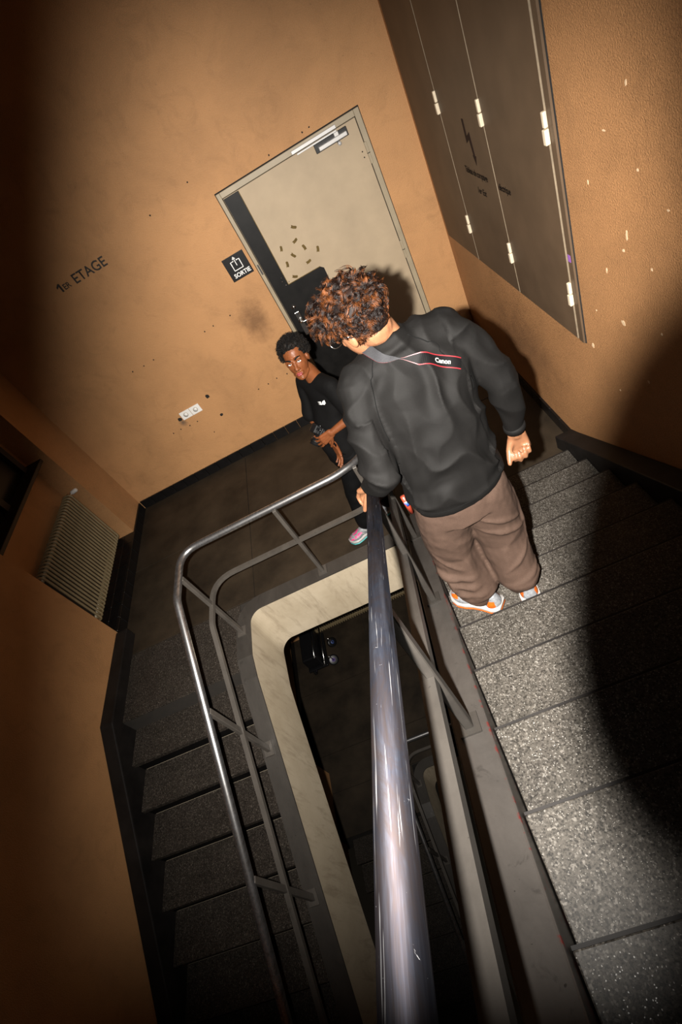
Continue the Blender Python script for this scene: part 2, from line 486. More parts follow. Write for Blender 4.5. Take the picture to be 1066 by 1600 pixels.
for i in range(2):
    L = (NY1 - NY0) / 8
    for j in range(8):
        if i == 0 and j == 0:
            t0 = box('niche_tile', (0, 0, 0), (0.105, L - 0.005, 0.02), M['tile'], None, 0.002, 1); t0.parent = bl; t = t0
        else:
            t = copyobj(t0, parent=bl)
        t.location = (NX + 0.006 + i * 0.109, NY0 + j * L, 0.083)
br = empty('baseboard_right', (0, 0, 0), 'black tile skirting below the electrical cabinet', kind='structure')
tiles(br, 'y', 2.80, YB - 0.02, 12, XR - 0.018, 0.0, 0.105, 0.018)

# ================================================================== STAIR FLIGHTS
def flight(label, x0, x1, n, kind, dz, mat, group=None):
    """kind 'r': climbs towards the camera from Y0; 'l': drops towards the camera from YL"""
    root = empty('stair_flight', ((x0 + x1) / 2, Y0 - G if kind == 'r' else YL, dz), label, 'stairs')
    for i in range(1, n + 1):
        if kind == 'r':
            yn, z = Y0 - G * i, RS * i
            tr = ('tread', (x0, yn - G - 0.02, z - 0.04), (x1, yn, z))
            ri = ('riser', (x0, yn - 0.05, z - RS), (x1, yn - 0.02, z - 0.041))
        else:
            yn, z = YL - G * i, -RS * i
            tr = ('tread', (x0, yn, z - 0.04), (x1, yn + G + 0.02, z))
            ri = ('riser', (x0, yn + G + 0.02, z), (x1, yn + G + 0.05, z + RS - 0.041))
        if kind == 'r':
            box('nosing_shadow_line', (x0, yn - 0.0005, z - 0.012 + dz), (x1, yn + 0.007, z - 0.0015 + dz), M['stringer'], root)  # dark strip added to draw the shadow and dirt line along each nosing
        for nm, lo, hi in (tr, ri):
            box(nm, (lo[0], lo[1], lo[2] + dz), (hi[0], hi[1], hi[2] + dz), mat if nm == 'tread' else M['riser_black'], root, 0.004 if nm == 'tread' else 0, 2)
    # sloping soffit slab that carries the steps
    if kind == 'r':
        ya, yb = Y0 - G, Y0 - G * (n + 1)
        prof = [(ya - 0.03, -0.30 + zr(ya) + dz), (ya - 0.03, zr(ya) - RS + dz - 0.02), (yb, zr(yb) - RS - 0.02 + dz), (yb, zr(yb) - 0.40 + dz)]
    else:
        ya, yb = YL + 0.02, YL - G * n
        prof = [(ya, -0.42 + dz), (ya, -RS - 0.02 + dz), (yb, zl(yb) - RS - 0.02 + dz), (yb, zl(yb) - 0.5 + dz)]
    prism('soffit_slab', prof, 'x', x0, x1, M['concrete'], root)
    return root
fr = flight('broad grey granite flight climbing from the landing beside the right wall', -0.137, 0.958, 14, 'r', 0.0, M['granite'])
prism('wall_stringer', [(2.80, 0.0), (2.80, 0.118), (2.70, zr(2.70) + 0.07), (-1.0, zr(-1.0) + 0.07), (-1.0, zr(-1.0) - 0.35)], 'x', 0.96, XR - 0.003, M['stringer'], fr, 0.006)
fl_ = flight('dim dark granite flight going down from the landing beside the left wall', -2.79, -1.742, 14, 'l', 0.0, M['granite_dimmed'])
prism('wall_stringer', [(NY0 - 0.02, -0.4), (NY0 - 0.02, 0.105), (YL - 0.03, 0.105), (-1.7, zl(-1.7) + 0.085), (-1.7, zl(-1.7) - 0.5)], 'x', XL + 0.003, -2.792, M['stringer'], fl_, 0.008)

# ================================================================== WELL KERB AND SLAB EDGE
def sweep(name, st, mat, smooth=False):
    """st: stations (outer point xy, inner point xy, ztop, zbottom); closed box section"""
    vs, fs = [], []
    for (a, b, zt, zb) in st:
        vs += [(a[0], a[1], zt), (b[0], b[1], zt), (b[0], b[1], zb), (a[0], a[1], zb)]
    n = len(st)
    for i in range(n - 1):
        for k in range(4):
            fs.append((i * 4 + k, i * 4 + (k + 1) % 4, i * 4 + 4 + (k + 1) % 4, i * 4 + 4 + k))
    fs += [(3, 2, 1, 0), tuple((n - 1) * 4 + k for k in range(4))]
    o = mesh(name, vs, fs, mat)
    bm = bmesh.new(); bm.from_mesh(o.data); bmesh.ops.recalc_face_normals(bm, faces=bm.faces); bm.to_mesh(o.data); bm.free()
    return o
KW = 0.122
def kerb_stations(dz, top, cap):
    st = []
    def add(xi, yi, nx, ny, zt, zb):
        st.append(((xi + nx * KW, yi + ny * KW), (xi, yi), zt + dz, zb + dz))
    zt0 = 0.05
    def tb(zt, zb): return (zt + 0.012, zt) if cap else (zt, zb)
    for x in (WR - 0.01, -0.8, -1.3): add(x, WY, 0, 1, *tb(zt0, -0.43))
    r = 0.10
    for k in range(9):
        a = math.pi / 2 * (1 + k / 8)
        add(WL + r + r * math.cos(a), WY - r + r * math.sin(a), math.cos(a), math.sin(a), *tb(zt0, -0.43 - 0.02 * k / 8))
    ybend = YL + 0.05
    add(WL, ybend, -1, 0, *tb(zt0, -0.50))
    for y in (YL - 0.1, 1.0, -1.7): add(WL, y, -1, 0, *tb(zl(y) + 0.05, zl(y) - 0.52))
    return st
for dz, lab in ((0.0, ''), (-DZ, 'lower ')):
    struct(sweep('trim_1' if dz == 0 else 'trim_3', kerb_stations(dz, 0.05, False), M['concrete']), 'beige %sslab edge around the stairwell' % lab)
    struct(sweep('trim_2' if dz == 0 else 'trim_4', kerb_stations(dz, 0.05, True), M['kerb_plain']), 'dark grey painted kerb on the %slanding side of the well' % lab)
# right-hand kerb: sloping box and the raised end on the landing
def rk(y, h): return (y, zr(y) + h)
k = prism('trim_5', [rk(2.66, -0.02), rk(2.66, 0.045), rk(2.62, 0.065), rk(-1.0, 0.065), rk(-1.0, -0.5), rk(2.2, -0.55), (2.66, -0.43)], 'x', WR, -0.141, M['kerb'])
struct(k, 'sloping grey kerb with red worn edge beside the granite treads')
bevel_mesh(k.data, 0.006)

# ================================================================== RAILINGS
def railing(label, dz, right=True, posts_l=(2.40, 1.60, 0.82, 0.04), full=True):
    root = empty('stair_railing', (-0.95, 2.62, 0.06 + dz), label, 'railing')
    D = Vector((0, 0, dz))
    hx = -0.200
    path = [(hx - 0.03, 2.60, 0.925), (-0.34, 2.64, 0.83), (-0.50, 2.64, 0.80), (-1.705, 2.64, 0.80), (-1.705, 2.22, 0.80), (-1.705, -1.6, zl(-1.6) + 0.75)]
    if right:
        a_ = rounded([(hx, -1.0, zr(-1.0) + 0.80), (hx, 2.36, zr(2.36) + 0.80), (hx - 0.03, 2.60, 0.925)], 0.10, 7)
        tube('handrail', [p + D for p in a_], 0.025, M['steel_worn'], root, 24)
    pts = rounded(path, [0.09, 0.06, 0.15, 0.035], 7)
    tube('handrail', [p + D for p in pts], 0.0252, M['steel'], root, 20)
    # middle rail, square tube
    mx = -0.212
    if right:
        tube('middle_rail', [Vector(p) + D for p in ((mx, -1.0, zr(-1.0) + 0.43), (mx, 2.50, zr(2.50) + 0.43))], 0.02, M['rail_darkened'], root, sq=(0.020, 0.020))
    mp = rounded([(-0.24, 2.62, 0.50), (-0.45, 2.62, 0.45), (-1.685, 2.62, 0.45), (-1.685, 2.23, 0.45), (-1.685, -1.6, zl(-1.6) + 0.41)], [0.08, 0.20, 0.03], 7)
    tube('middle_rail', [p + D for p in mp], 0.016, M['rail_lightened'], root, sq=(0.016, 0.013))
    def post(x, y, z0, z1, hs=0.014):
        pm = M['rail_darkened'] if x > -0.25 else M['rail_lightened']
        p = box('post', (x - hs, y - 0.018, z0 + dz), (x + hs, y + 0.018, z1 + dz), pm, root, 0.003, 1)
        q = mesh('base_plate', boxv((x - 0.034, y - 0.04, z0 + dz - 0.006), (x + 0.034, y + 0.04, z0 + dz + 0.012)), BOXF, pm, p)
        return p, q
    if right:
        for y in (2.21, 1.445, 0.68, -0.085, -0.85):
            zb = zr(y) + 0.065
            p, q = post(-0.200, y, zb, zr(y) + 0.79)
            for v in q.data.vertices: v.co.z += -(v.co.y + org(q).y - y) * RS / G
    post(-0.97, 2.62, 0.06, 0.79)
    post(-0.36, 2.62, 0.06, 0.82)
    for y in posts_l:
        zb = 0.06 if y > 2.17 else zl(y) + 0.062
        p, q = post(-1.690, y, zb, (0.79 if y > 2.2 else zl(y) + 0.745))
        if y < 2.17:
            for v in q.data.vertices: v.co.z += (v.co.y + org(q).y - y) * RS / G
    return root
railing('worn steel handrail on grey posts running round the upper stairwell', 0.0)
railing('dark railing deep below round the lower stairwell', -DZ, right=False)

# ================================================================== LOWER STOREY
lf = empty('floor', (0, 0, -DZ), 'dark floor of the storey below seen down the well', kind='structure')
yy = [WY + 0.13, 3.2, 4.2, 5.26]; xx = [-3.2, -1.9, -0.6, XR]
box('floor_base', (-3.2, WY + 0.125, -DZ - 0.42), (XR, 5.26, -DZ - 0.012), M['joint'], lf)
box('floor_base', (-3.2, YL, -DZ - 0.42), (WL - 0.12, WY + 0.125, -DZ - 0.012), M['joint'], lf)
for i in range(3):
    for j in range(3):
        box('floor_slab', (xx[i] + gp, yy[j] + gp, -DZ - 0.012), (xx[i + 1] - gp, yy[j + 1] - gp, -DZ), M['floor'], lf)
box('floor_slab', (-3.2, YL, -DZ - 0.012), (WL - 0.125, WY + 0.127, -DZ), M['floor'], lf)
flight('dark flight deep below, seen left of the big handrail', -2.79, -1.742, 10, 'l', -DZ, M['granite_dimmed'])
struct(box('wall_back', (-3.4, 5.26, -DZ - 0.4), (XR + 0.2, 5.4, -0.43), M['wall']), 'ochre wall of the storey below behind the lower radiator')
struct(box('wall_left', (-3.4, NY0, -DZ - 0.4), (-3.2, 5.26, -0.43), M['wall']), 'ochre wall piece of the storey below seen past the beige slab corner')
bb2 = empty('baseboard_left', (0, 0, 0), 'black tile skirting of the storey below', kind='structure')
tiles(bb2, 'y', NY0, 5.24, 12, -3.2, -DZ, -DZ + 0.13, 0.018)

# ================================================================== RADIATORS
def radiator(label, origin, length, height, n, axis, depth=0.1):
    """columns side by side; axis 'y' faces +x (origin = near bottom wall-side corner), axis 'x' faces -y"""
    ox, oy, oz = origin
    root = empty('radiator', origin, label, 'radiator', 'cream ribbed radiators')
    L = length / n
    hw = L * 0.25
    # one column: a flattened upright tube with rounded shoulders, front and back limbs joined at the ends
    path = rounded([(0, 0, 0.03), (0, -0.0, 0.0), (0, depth, 0.0), (0, depth, height), (0, 0, height), (0, 0, 0.03)], 0.035, 5)
    v, f = tubev(path, hw, 8, up=Vector((1, 0, 0)))
    if axis == 'y':      # depth towards +x, columns along y
        v = [(p.y, p.x + hw, p.z) for p in v]; step = Vector((0, L, 0))
        bars = [((0, 0, zz), (0, length, zz)) for zz in (0.04, height - 0.04)]
        bars = [((depth * 0.5, a[1], a[2]), (depth * 0.5, b[1], b[2])) for a, b in bars]
    else:                # depth towards -y, columns along x
        v = [(p.x + hw, -p.y, p.z) for p in v]; step = Vector((L, 0, 0))
        bars = [((a, -depth * 0.5, zz), (b, -depth * 0.5, zz)) for a, b, zz in ((0, length, 0.04), (0, length, height - 0.04))]
    me = bpy.data.meshes.new('column'); me.from_pydata([tuple(p) for p in v], [], f); me.update()
    first = link('column', me, M['radiator'], root, True)
    for i in range(1, n):
        c = copyobj(first, parent=root); c.location = step * i
    for a, b in bars:
        tube('header_pipe', [Vector(a) + Vector(origin), Vector(b) + Vector(origin)], 0.019, M['radiator'], root, 10)
    if axis == 'y':
        # thermostat valve at the top far corner, bleed valve at the bottom
        tb = Vector(origin) + Vector((depth * 0.5, length, height - 0.04))
        vb = tube('valve_body', [tb, tb + Vector((0, 0.05, 0)), tb + Vector((0, 0.075, 0.0))], 0.013, M['chrome'], root, 10)
        hd = tb + Vector((0.0, 0.055, 0.0))
        tube('thermostat_head', [hd + Vector((0.01, 0, 0)), hd + Vector((0.02, 0, 0.004)), hd + Vector((0.07, 0.0, 0.01)), hd + Vector((0.078, 0, 0.011))], [0.016, 0.021, 0.019, 0.012], M['white_plastic'], root, 14)
        bv = Vector(origin) + Vector((depth * 0.5, length, 0.04))
        tube('return_valve', [bv, bv + Vector((0, 0.03, 0)), bv + Vector((0.0, 0.04, 0.05))], 0.008, M['chrome'], root, 8)
        tube('supply_pipe', [hd, hd + Vector((-0.05, 0.02, 0)), hd + Vector((-0.06, 0.025, -0.5)), hd + Vector((-0.06, 0.025, -0.70))], 0.009, M['wall'], root, 8)
    if axis == 'y':  # added dark sheet that draws the shade in the gaps between columns
        box('gap_shade_plate', (ox + depth * 0.40, oy + 0.004, oz + 0.02), (ox + depth * 0.55, oy + length - L * 0.4, oz + height - 0.02), M['radiator_shade'], root)
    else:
        box('gap_shade_plate', (ox + 0.004, oy - depth * 0.55, oz + 0.02), (ox + length - L * 0.4, oy - depth * 0.40, oz + height - 0.02), M['radiator_shade'], root)
    for t in (0.2, 0.8):
        if axis == 'y':
            a = Vector(origin) + Vector((-0.045, length * t, height * 0.5)); box('wall_bracket', a - Vector((0, 0.015, 0.03)), a + Vector((0.06, 0.015, 0.03)), M['radiator'], root)
        else:
            a = Vector(origin) + Vector((length * t, 0.05, height * 0.5)); box('wall_bracket', a - Vector((0.015, 0.055, 0.03)), a + Vector((0.015, 0.0, 0.03)), M['radiator'], root)
    return root
radiator('cream ribbed radiator in the dark niche of the left wall', (-3.055, 3.045, 0.215), 1.065, 0.655, 26, 'y', 0.085)
radiator('lower ribbed radiator seen edge-on down the well below the beige slab', (-2.70, 5.205, -3.93), 2.2, 0.62, 54, 'x', 0.09)

# ---- window above the radiator, almost black
wn = empty('window_1', (NX, 3.58, 1.2), 'dark window with sill above the radiator niche', kind='structure')
box('sill', (NX, NY0 + 0.003, 1.215), (NX + 0.17, 4.20, 1.25), M['sill'], wn, 0.006)
box('window_frame', (NX, NY0 + 0.02, 1.25), (NX + 0.05, NY0 + 0.08, 3.0), M['sill'], wn)
box('window_frame', (NX, NY1 - 0.16, 1.25), (NX + 0.05, NY1 - 0.10, 3.0), M['sill'], wn)
box('window_frame', (NX, 3.55, 1.25), (NX + 0.05, 3.62, 3.0), M['sill'], wn)
box('pane', (NX + 0.008, NY0 + 0.08, 1.25), (NX + 0.016, 3.55, 3.0), M['glass'], wn)
box('pane', (NX + 0.008, 3.62, 1.25), (NX + 0.016, NY1 - 0.16, 3.0), M['glass'], wn)

# ================================================================== DOOR
dr = empty('door_1', (0.12, YB, 0), 'beige grey metal door with black kick panel and door closer', kind='structure')
DX0, DX1, DT = -0.485, 0.735, 2.165
fw = 0.042
yf = YB - 0.018
box('door_frame', (DX0, yf, 0), (DX0 + fw * 0.75, YB, DT), M['frame_beige'], dr, 0.003)
box('door_frame', (DX1 - fw, yf, 0), (DX1, YB, DT), M['frame_beige'], dr, 0.003)
box('door_frame', (DX0 + fw * 0.75 + 0.0005, yf, DT - fw), (DX1 - fw - 0.0005, YB, DT), M['frame_beige'], dr, 0.003)
box('frame_shadow_gap', (DX0 - 0.006, YB - 0.004, 0), (DX1 + 0.006, YB - 0.001, DT + 0.008), M['gap'], dr)
lx0, lx1, lz = DX0 + fw * 0.75 + 0.005, DX1 - fw - 0.005, DT - fw - 0.005
lf_ = box('door_leaf', (lx0, yf + 0.006, 0.008), (lx1, YB - 0.0045, lz), M['leaf'], dr, 0.002, 1)
yp = yf + 0.006
prism('black_panel', [(lx0 + 0.002, 0.012), (0.02, 0.012), (0.02, 1.30), (-0.005, 1.322), (-0.318, 1.322), (-0.318, lz - 0.004), (lx0 + 0.002, lz - 0.004)], 'y', yp - 0.003, yp, M['black_plate'], lf_)
prism('panel_edge', [(-0.318, 1.322), (-0.005, 1.322), (-0.005, 1.327), (-0.313, 1.327), (-0.313, lz - 0.004), (-0.318, lz - 0.004)], 'y', yp - 0.0022, yp, M['tape'], lf_)
hp = box('handle_plate', (-0.392, yp - 0.013, 0.855), (-0.350, yp - 0.003, 1.085), M['chrome'], lf_, 0.003)
tube('lever', rounded([(-0.371, yp - 0.01, 1.0), (-0.371, yp - 0.06, 1.0), (-0.235, yp - 0.062, 0.995)], 0.02, 5), 0.0095, M['chrome'], hp, 10)
tube('rosette', [(-0.371, yp - 0.012, 1.0), (-0.371, yp - 0.02, 1.0)], 0.021, M['chrome'], hp, 16)
tube('lock_cylinder', [(-0.371, yp - 0.012, 1.135), (-0.371, yp + 0.0, 1.135)], 0.017, M['chrome'], hp, 16)
for zz in (0.875, 1.065):
    tube('screw', [(-0.371, yp - 0.015, zz), (-0.371, yp - 0.012, zz)], 0.005, M['black_plastic'], hp, 8)
# latch and strike marks
for (x, z) in ((-0.455, 0.63), (-0.45, 1.5)):
    box('strike_plate', (DX0 + 0.012, yf - 0.0015, z), (DX0 + 0.026, yf, z + 0.09), M['chrome'], dr)
# hinges on the right edge
for z in (1.80, 1.03, 0.25):
    h = box('door_hinge', (lx1 - 0.002, yf - 0.010, z), (lx1 + 0.018, yf + 0.004, z + 0.15), M['frame_beige'], dr, 0.003)
    box('hinge_joint', (lx1 - 0.003, yf - 0.011, z + 0.072), (lx1 + 0.019, yf + 0.003, z + 0.077), M['gap'], h)
# closer: slide rail on the frame, body on the leaf
cl = box('door_closer', (0.335, yp - 0.020, 2.045), (0.605, yp, 2.105), M['black_plastic'], dr, 0.003)
box('closer_cover', (0.362, yp - 0.052, 2.055), (0.592, yp - 0.019, 2.082), M['aluminium'], cl, 0.004)
box('pinion', (0.50, yp - 0.04, 2.082), (0.535, yp - 0.012, 2.108), M['aluminium'], cl, 0.003)
tube('pinion_cap', [(0.515, yp - 0.06, 2.035), (0.515, yp - 0.012, 2.035)], 0.013, M['aluminium'], cl, 14)
box('slide_rail', (0.165, yf - 0.022, 2.126), (0.535, yf - 0.001, 2.15), M['aluminium'], cl, 0.003)
box('closer_arm', (0.20, yf - 0.012, 2.106), (0.53, yf - 0.003, 2.117), M['aluminium'], cl, 0.002)
# torn tape pieces left from a poster
for (px, pz, a, s) in ((-0.10, 1.60, 20, 1), (-0.06, 1.695, -35, 1), (-0.23, 1.60, 70, 0.9), (-0.165, 1.51, -60, 1), (-0.055, 1.52, 100, 1.0), (0.04, 1.455, 70, 1), (-0.075, 1.405, 10, 1), (-0.235, 1.355, -30, 1), (-0.245, 1.47, 75, 1)):
    ca, sa = math.cos(math.radians(a)), math.sin(math.radians(a))
    prof = [(-0.024, -0.010), (-0.004, -0.013), (0.022, -0.010), (0.026, 0.004), (0.020, 0.011), (-0.002, 0.009), (-0.023, 0.012), (-0.019, 0.001)]
    prism('tape_piece', [(px + s * (u * ca - v * sa), pz + s * (u * sa + v * ca)) for u, v in prof], 'y', yp - 0.0008, yp, M['tape'], lf_)
for (px, pz) in ((0.655, 1.90), (0.655, 1.86), (-0.30, 1.345), (-0.345, 1.40), (-0.352, 1.37), (-0.338, 1.33)):
    tube('screw', [(px, yp - 0.0045, pz), (px, yp, pz)], 0.005, M['dark_hole'] if px > 0 else M['chrome'], lf_, 8)

# ---- wall marks
def wtext(body, size, x, z, mat, parent, y, **k):
    return place_text('lettering', body, size, lambda u, v: (x + u, y, z + v), mat, parent, **k)
wtext('ETAGE', 0.104, -1.825, 2.155, M['paint_black'], wb, YB - 0.0015, spacing=1.03, bold=0.0016)
prism('lettering', [(-1.958, 2.155), (-1.942, 2.155), (-1.942, 2.222), (-1.956, 2.222), (-1.980, 2.204), (-1.980, 2.190), (-1.958, 2.202)], 'y', YB - 0.0017, YB - 0.0012, M['paint_black'], wb)
wtext('ER', 0.060, -1.930, 2.160, M['paint_black'], wb, YB - 0.0015, bold=0.001)
sg = box('exit_sign', (-0.714, YB - 0.006, 1.557), (-0.517, YB, 1.750), M['black_plastic'], None, 0.002)
tag(sg, 'small square black exit sign with white arrow on the back wall', 'sign')
ys_ = YB - 0.0066
wtext('SORTIE', 0.048, -0.684, 1.578, M['white_print'], sg, ys_, spacing=0.98, bold=0.0008)
def strip(name, pts, wd, y, mat, parent):
    v, f = tubev([Vector((a, y, b)) for a, b in pts], wd, sq=(wd, 0.0006), up=Vector((0, 1, 0)))
    return mesh(name, v, f, mat, parent)
bx0, bx1, bz0, bz1 = -0.656, -0.576, 1.632, 1.704
strip('arrow_box', [(bx0 + 0.028, bz1), (bx0, bz1), (bx0, bz0), (bx1, bz0), (bx1, bz1), (bx1 - 0.028, bz1)], 0.0038, ys_, M['white_print'], sg)
strip('arrow', [(-0.616, 1.664), (-0.616, 1.725)], 0.0028, ys_, M['white_print'], sg)
strip('arrow', [(-0.628, 1.716), (-0.616, 1.735), (-0.604, 1.716)], 0.003, ys_, M['white_print'], sg)
for i, (sx, lab) in enumerate(((-1.868, 'white wall socket plate nearer the dark stain'), (-1.756, 'white wall socket plate nearer the door'))):
    s = box('wall_socket', (sx, YB - 0.012, 0.692), (sx + 0.108, YB, 0.778), M['white_plastic'], None, 0.003)
    tag(s, lab, 'socket', 'pair of white wall sockets')
    tube('socket_ring', [(sx + 0.054, YB - 0.0135, 0.735), (sx + 0.054, YB - 0.0115, 0.735)], 0.024, M['frame_beige'], s, 20)
    tube('socket_cup', [(sx + 0.054, YB - 0.0142, 0.735), (sx + 0.054, YB - 0.0130, 0.735)], 0.020, M['white_plastic'], s, 20)
def hole(x, z, r, nm='screw_hole'):
    pts = [(x + r * (1 + 0.25 * random.uniform(-1, 1)) * math.cos(a), z + r * (1 + 0.25 * random.uniform(-1, 1)) * math.sin(a)) for a in np.linspace(0, 2 * math.pi, 10)[:-1]]
    prism(nm, pts, 'y', YB - 0.0012, YB + 0.004, M['dark_hole'], wb)
hole(-1.527, 0.79, 0.022, 'cable_hole'); hole(-1.525, 0.55, 0.018, 'cable_hole'); hole(-1.90, 0.715, 0.022, 'cable_hole')
for (x, z) in ((-1.173, 1.33), (-1.08, 1.335), (-0.90, 1.34), (-1.95, 1.34), (-1.83, 1.335), (-1.72, 1.34), (-1.06, 0.60), (-0.95, 0.60), (-0.85, 0.61), (-0.74, 0.60),
               (-2.05, 0.62), (-1.96, 0.62), (-1.86, 0.61), (-1.77, 0.61), (-1.70, 0.42), (0.01, 2.20), (0.30, 2.21), (0.36, 2.215), (-1.0, 2.28), (-0.62, 2.33)):
    hole(x, z, 0.0065)

# ================================================================== ELECTRICAL CABINET in the right wall
cb = empty('electrical_cabinet', (XR, 3.5, 1.05), 'tall grey brown electrical cabinet of three flush doors on the right wall', 'cabinet')
CY = [2.445, 3.172, 3.885, 4.575]
CZ0, CZ1 = 1.055, 3.55
box('cabinet_frame', (XR - 0.006, CY[0] - 0.055, CZ0 - 0.012), (XR - 0.001, CY[3] + 0.012, CZ1 + 0.01), M['gap'], cb)
box('frame_strip', (XR - 0.016, CY[0] - 0.052, CZ0 - 0.008), (XR - 0.005, CY[0] - 0.006, CZ1), M['cabinet'], cb, 0.002, 1)
for i in range(3):
    d = box('door_panel', (XR - 0.019, CY[i] + 0.004, CZ0), (XR - 0.006, CY[i + 1] - 0.004, CZ1), M['cabinet'], cb, 0.0015, 1)
    box('edge_strip', (XR - 0.0196, CY[i] + 0.0030, CZ0), (XR - 0.012, CY[i] + 0.0050, CZ1), M['cabinet_edge'], d)
    for z in (2.08, 1.325, 2.95):
        h = box('hinge', (XR - 0.038, CY[i] - 0.013, z - 0.062), (XR - 0.017, CY[i] + 0.013, z - 0.002), M['hinge'], d, 0.004)
        box('hinge_knuckle', (XR - 0.034, CY[i] - 0.011, z + 0.002), (XR - 0.017, CY[i] + 0.011, z + 0.062), M['hinge'], h, 0.004)
panelB = cb
def rtext(body, size, y, z, mat, tilt=0.0, **k):
    ca, sa = math.cos(tilt), math.sin(tilt)
    return place_text('handwriting', body, size, lambda u, v: (XR - 0.0203, y - (u * ca - v * sa), z + u * sa + v * ca), mat, cb, **k)
rtext('Tableau de comptage', 0.052, 3.665, 1.715, M['ink'], -0.01, shear=0.25, spacing=0.82, bold=0.0012)
rtext('\u00e9lectrique', 0.052, 3.150, 1.700, M['ink'], 0.0, shear=0.25, spacing=0.80, bold=0.0012)
rtext('1er Est', 0.052, 3.52, 1.615, M['ink'], -0.02, shear=0.25, spacing=0.95, bold=0.0012)
bolt = [(3.510, 2.022), (3.482, 2.022), (3.482, 1.935), (3.428, 1.962), (3.418, 1.836), (3.404, 1.836), (3.430, 1.782), (3.456, 1.836), (3.444, 1.836), (3.458, 1.918), (3.510, 1.893)]
prism('lightning_mark', bolt, 'x', XR - 0.0203, XR - 0.0192, M['bolt_red'], cb)
box('purple_sticker', (XR - 0.0172, CY[0] - 0.036, 1.50), (XR - 0.0158, CY[0] - 0.012, 1.535), plain('purple_sticker', (0.25, 0.10, 0.38), 0.5), cb)
# pale chips in the right wall
M['chip'] = plain('bare_plaster_chip', (0.62, 0.45, 0.28), 0.8, var=0.2, scale=60)
wr = bpy.data.objects['wall_right']
for (y, z, a, b) in ((2.02, 1.33, 0.020, 0.012), (2.33, 1.06, 0.012, 0.018), (1.95, 1.75, 0.006, 0.02), (1.98, 1.68, 0.008, 0.008), (1.86, 2.0, 0.006, 0.006), (2.12, 1.55, 0.005, 0.014), (1.80, 1.66, 0.006, 0.007), (2.2, 1.9, 0.004, 0.012), (1.75, 1.40, 0.006, 0.006), (1.9, 2.25, 0.005, 0.012), (2.05, 2.1, 0.01, 0.004), (1.7, 1.9, 0.008, 0.004), (2.25, 1.3, 0.005, 0.005), (1.62, 1.15, 0.006, 0.008), (2.1, 0.9, 0.006, 0.005), (1.85, 1.1, 0.01, 0.008)):
    pts = [(y + a * random.uniform(0.6, 1.2) * math.cos(t), z + b * random.uniform(0.6, 1.2) * math.sin(t)) for t in np.linspace(0, 2 * math.pi, 9)[:-1]]
    prism('plaster_chip', pts, 'x', XR - 0.0015, XR + 0.002, M['chip'], wr)

# ================================================================== TROLLEY on the floor below
tr = empty('equipment_trolley', (-2.6, 4.6, -DZ), 'black wheeled trolley with blue wheel hubs standing on the floor below', 'trolley')
M['wheel_blue'] = plain('blue_wheel_hub', (0.06, 0.10, 0.28), 0.4, var=0.2, scale=30)
M['violet'] = plain('violet_wheel_hub', (0.16, 0.12, 0.30), 0.4, var=0.2, scale=30)
zb = -DZ
box('deck', (-2.90, 4.44, zb + 0.16), (-2.56, 5.06, zb + 0.20), M['black_plastic'], tr, 0.01)
box('case', (-2.88, 4.48, zb + 0.20), (-2.63, 5.04, zb + 0.46), M['black_plastic'], tr, 0.02)
tube('side_rail', [(-2.60, 4.44, zb + 0.245), (-2.60, 5.05, zb + 0.245)], 0.012, M['chrome'], tr, 8)
tube('side_rail', [(-2.56, 4.44, zb + 0.34), (-2.56, 5.05, zb + 0.34)], 0.012, M['chrome'], tr, 8)
tube('side_rail', [(-2.66, 4.46, zb + 0.47), (-2.66, 5.05, zb + 0.47)], 0.008, M['chrome'], tr, 8)
for (x, y, mt, ax, r_) in ((-2.50, 4.56, 'violet', (.35, -.55, .75), .085), (-2.47, 4.88, 'wheel_blue', (.6, -.4, .5), .080), (-2.84, 4.52, 'violet', (1, 0, 0), .08), (-2.84, 4.98, 'wheel_blue', (1, 0, 0), .08)):
    ax = Vector(ax).normalized(); c_ = Vector((x, y, zb + 0.088))
    wh = tube('wheel', [c_ - ax * 0.02, c_ - ax * 0.014, c_ + ax * 0.014, c_ + ax * 0.02], [r_ * 0.75, r_, r_, r_ * 0.75], M['black_plastic'], tr, 22)
    tube('hub', [c_ - ax * 0.023, c_ + ax * 0.023], r_ * 0.38, M[mt], wh, 16)
    tube('hub_cap', [c_ - ax * 0.025, c_ + ax * 0.025], r_ * 0.16, M['black_plastic'], wh, 12)
    sd_ = ax.orthogonal().normalized()
    if sd_.z < 0: sd_ = -sd_
    tube('fork', rounded([c_ + ax * 0.03, c_ + ax * 0.03 + Vector((-.02, .01, 0.11)), c_ + Vector((-.06, .02, 0.13))], 0.03, 4), 0.009, M['chrome'], wh, 8)
# ================================================================== FIGURES: shared tools
V = Vector
def add_ell(bm, c, r, M3=None, sub=3):
    r = (r, r, r) if not isinstance(r, (tuple, list)) else r
    m = (M3.to_4x4() if M3 else Matrix.Identity(4))
    bmesh.ops.create_icosphere(bm, subdivisions=sub, radius=1.0, matrix=Matrix.Translation(c) @ m @ Matrix.Diagonal((*r, 1)))
def add_cone(bm, a, b, ra, rb, sub=2):
    a, b = V(a), V(b)
    add_ell(bm, a, ra, None, sub); add_ell(bm, b, rb, None, sub)
    d = b - a
    if d.length < 1e-5: return
    q = d.to_track_quat('Z', 'Y').to_matrix().to_4x4()
    bmesh.ops.create_cone(bm, cap_ends=True, segments=20, radius1=ra, radius2=rb, depth=d.length, matrix=Matrix.Translation((a + b) / 2) @ q)
def add_chain(bm, pts, sub=2):
    """pts: (point, radius)"""
    for (a, ra), (b, rb) in zip(pts[:-1], pts[1:]):
        add_cone(bm, a, b, ra, rb, sub)
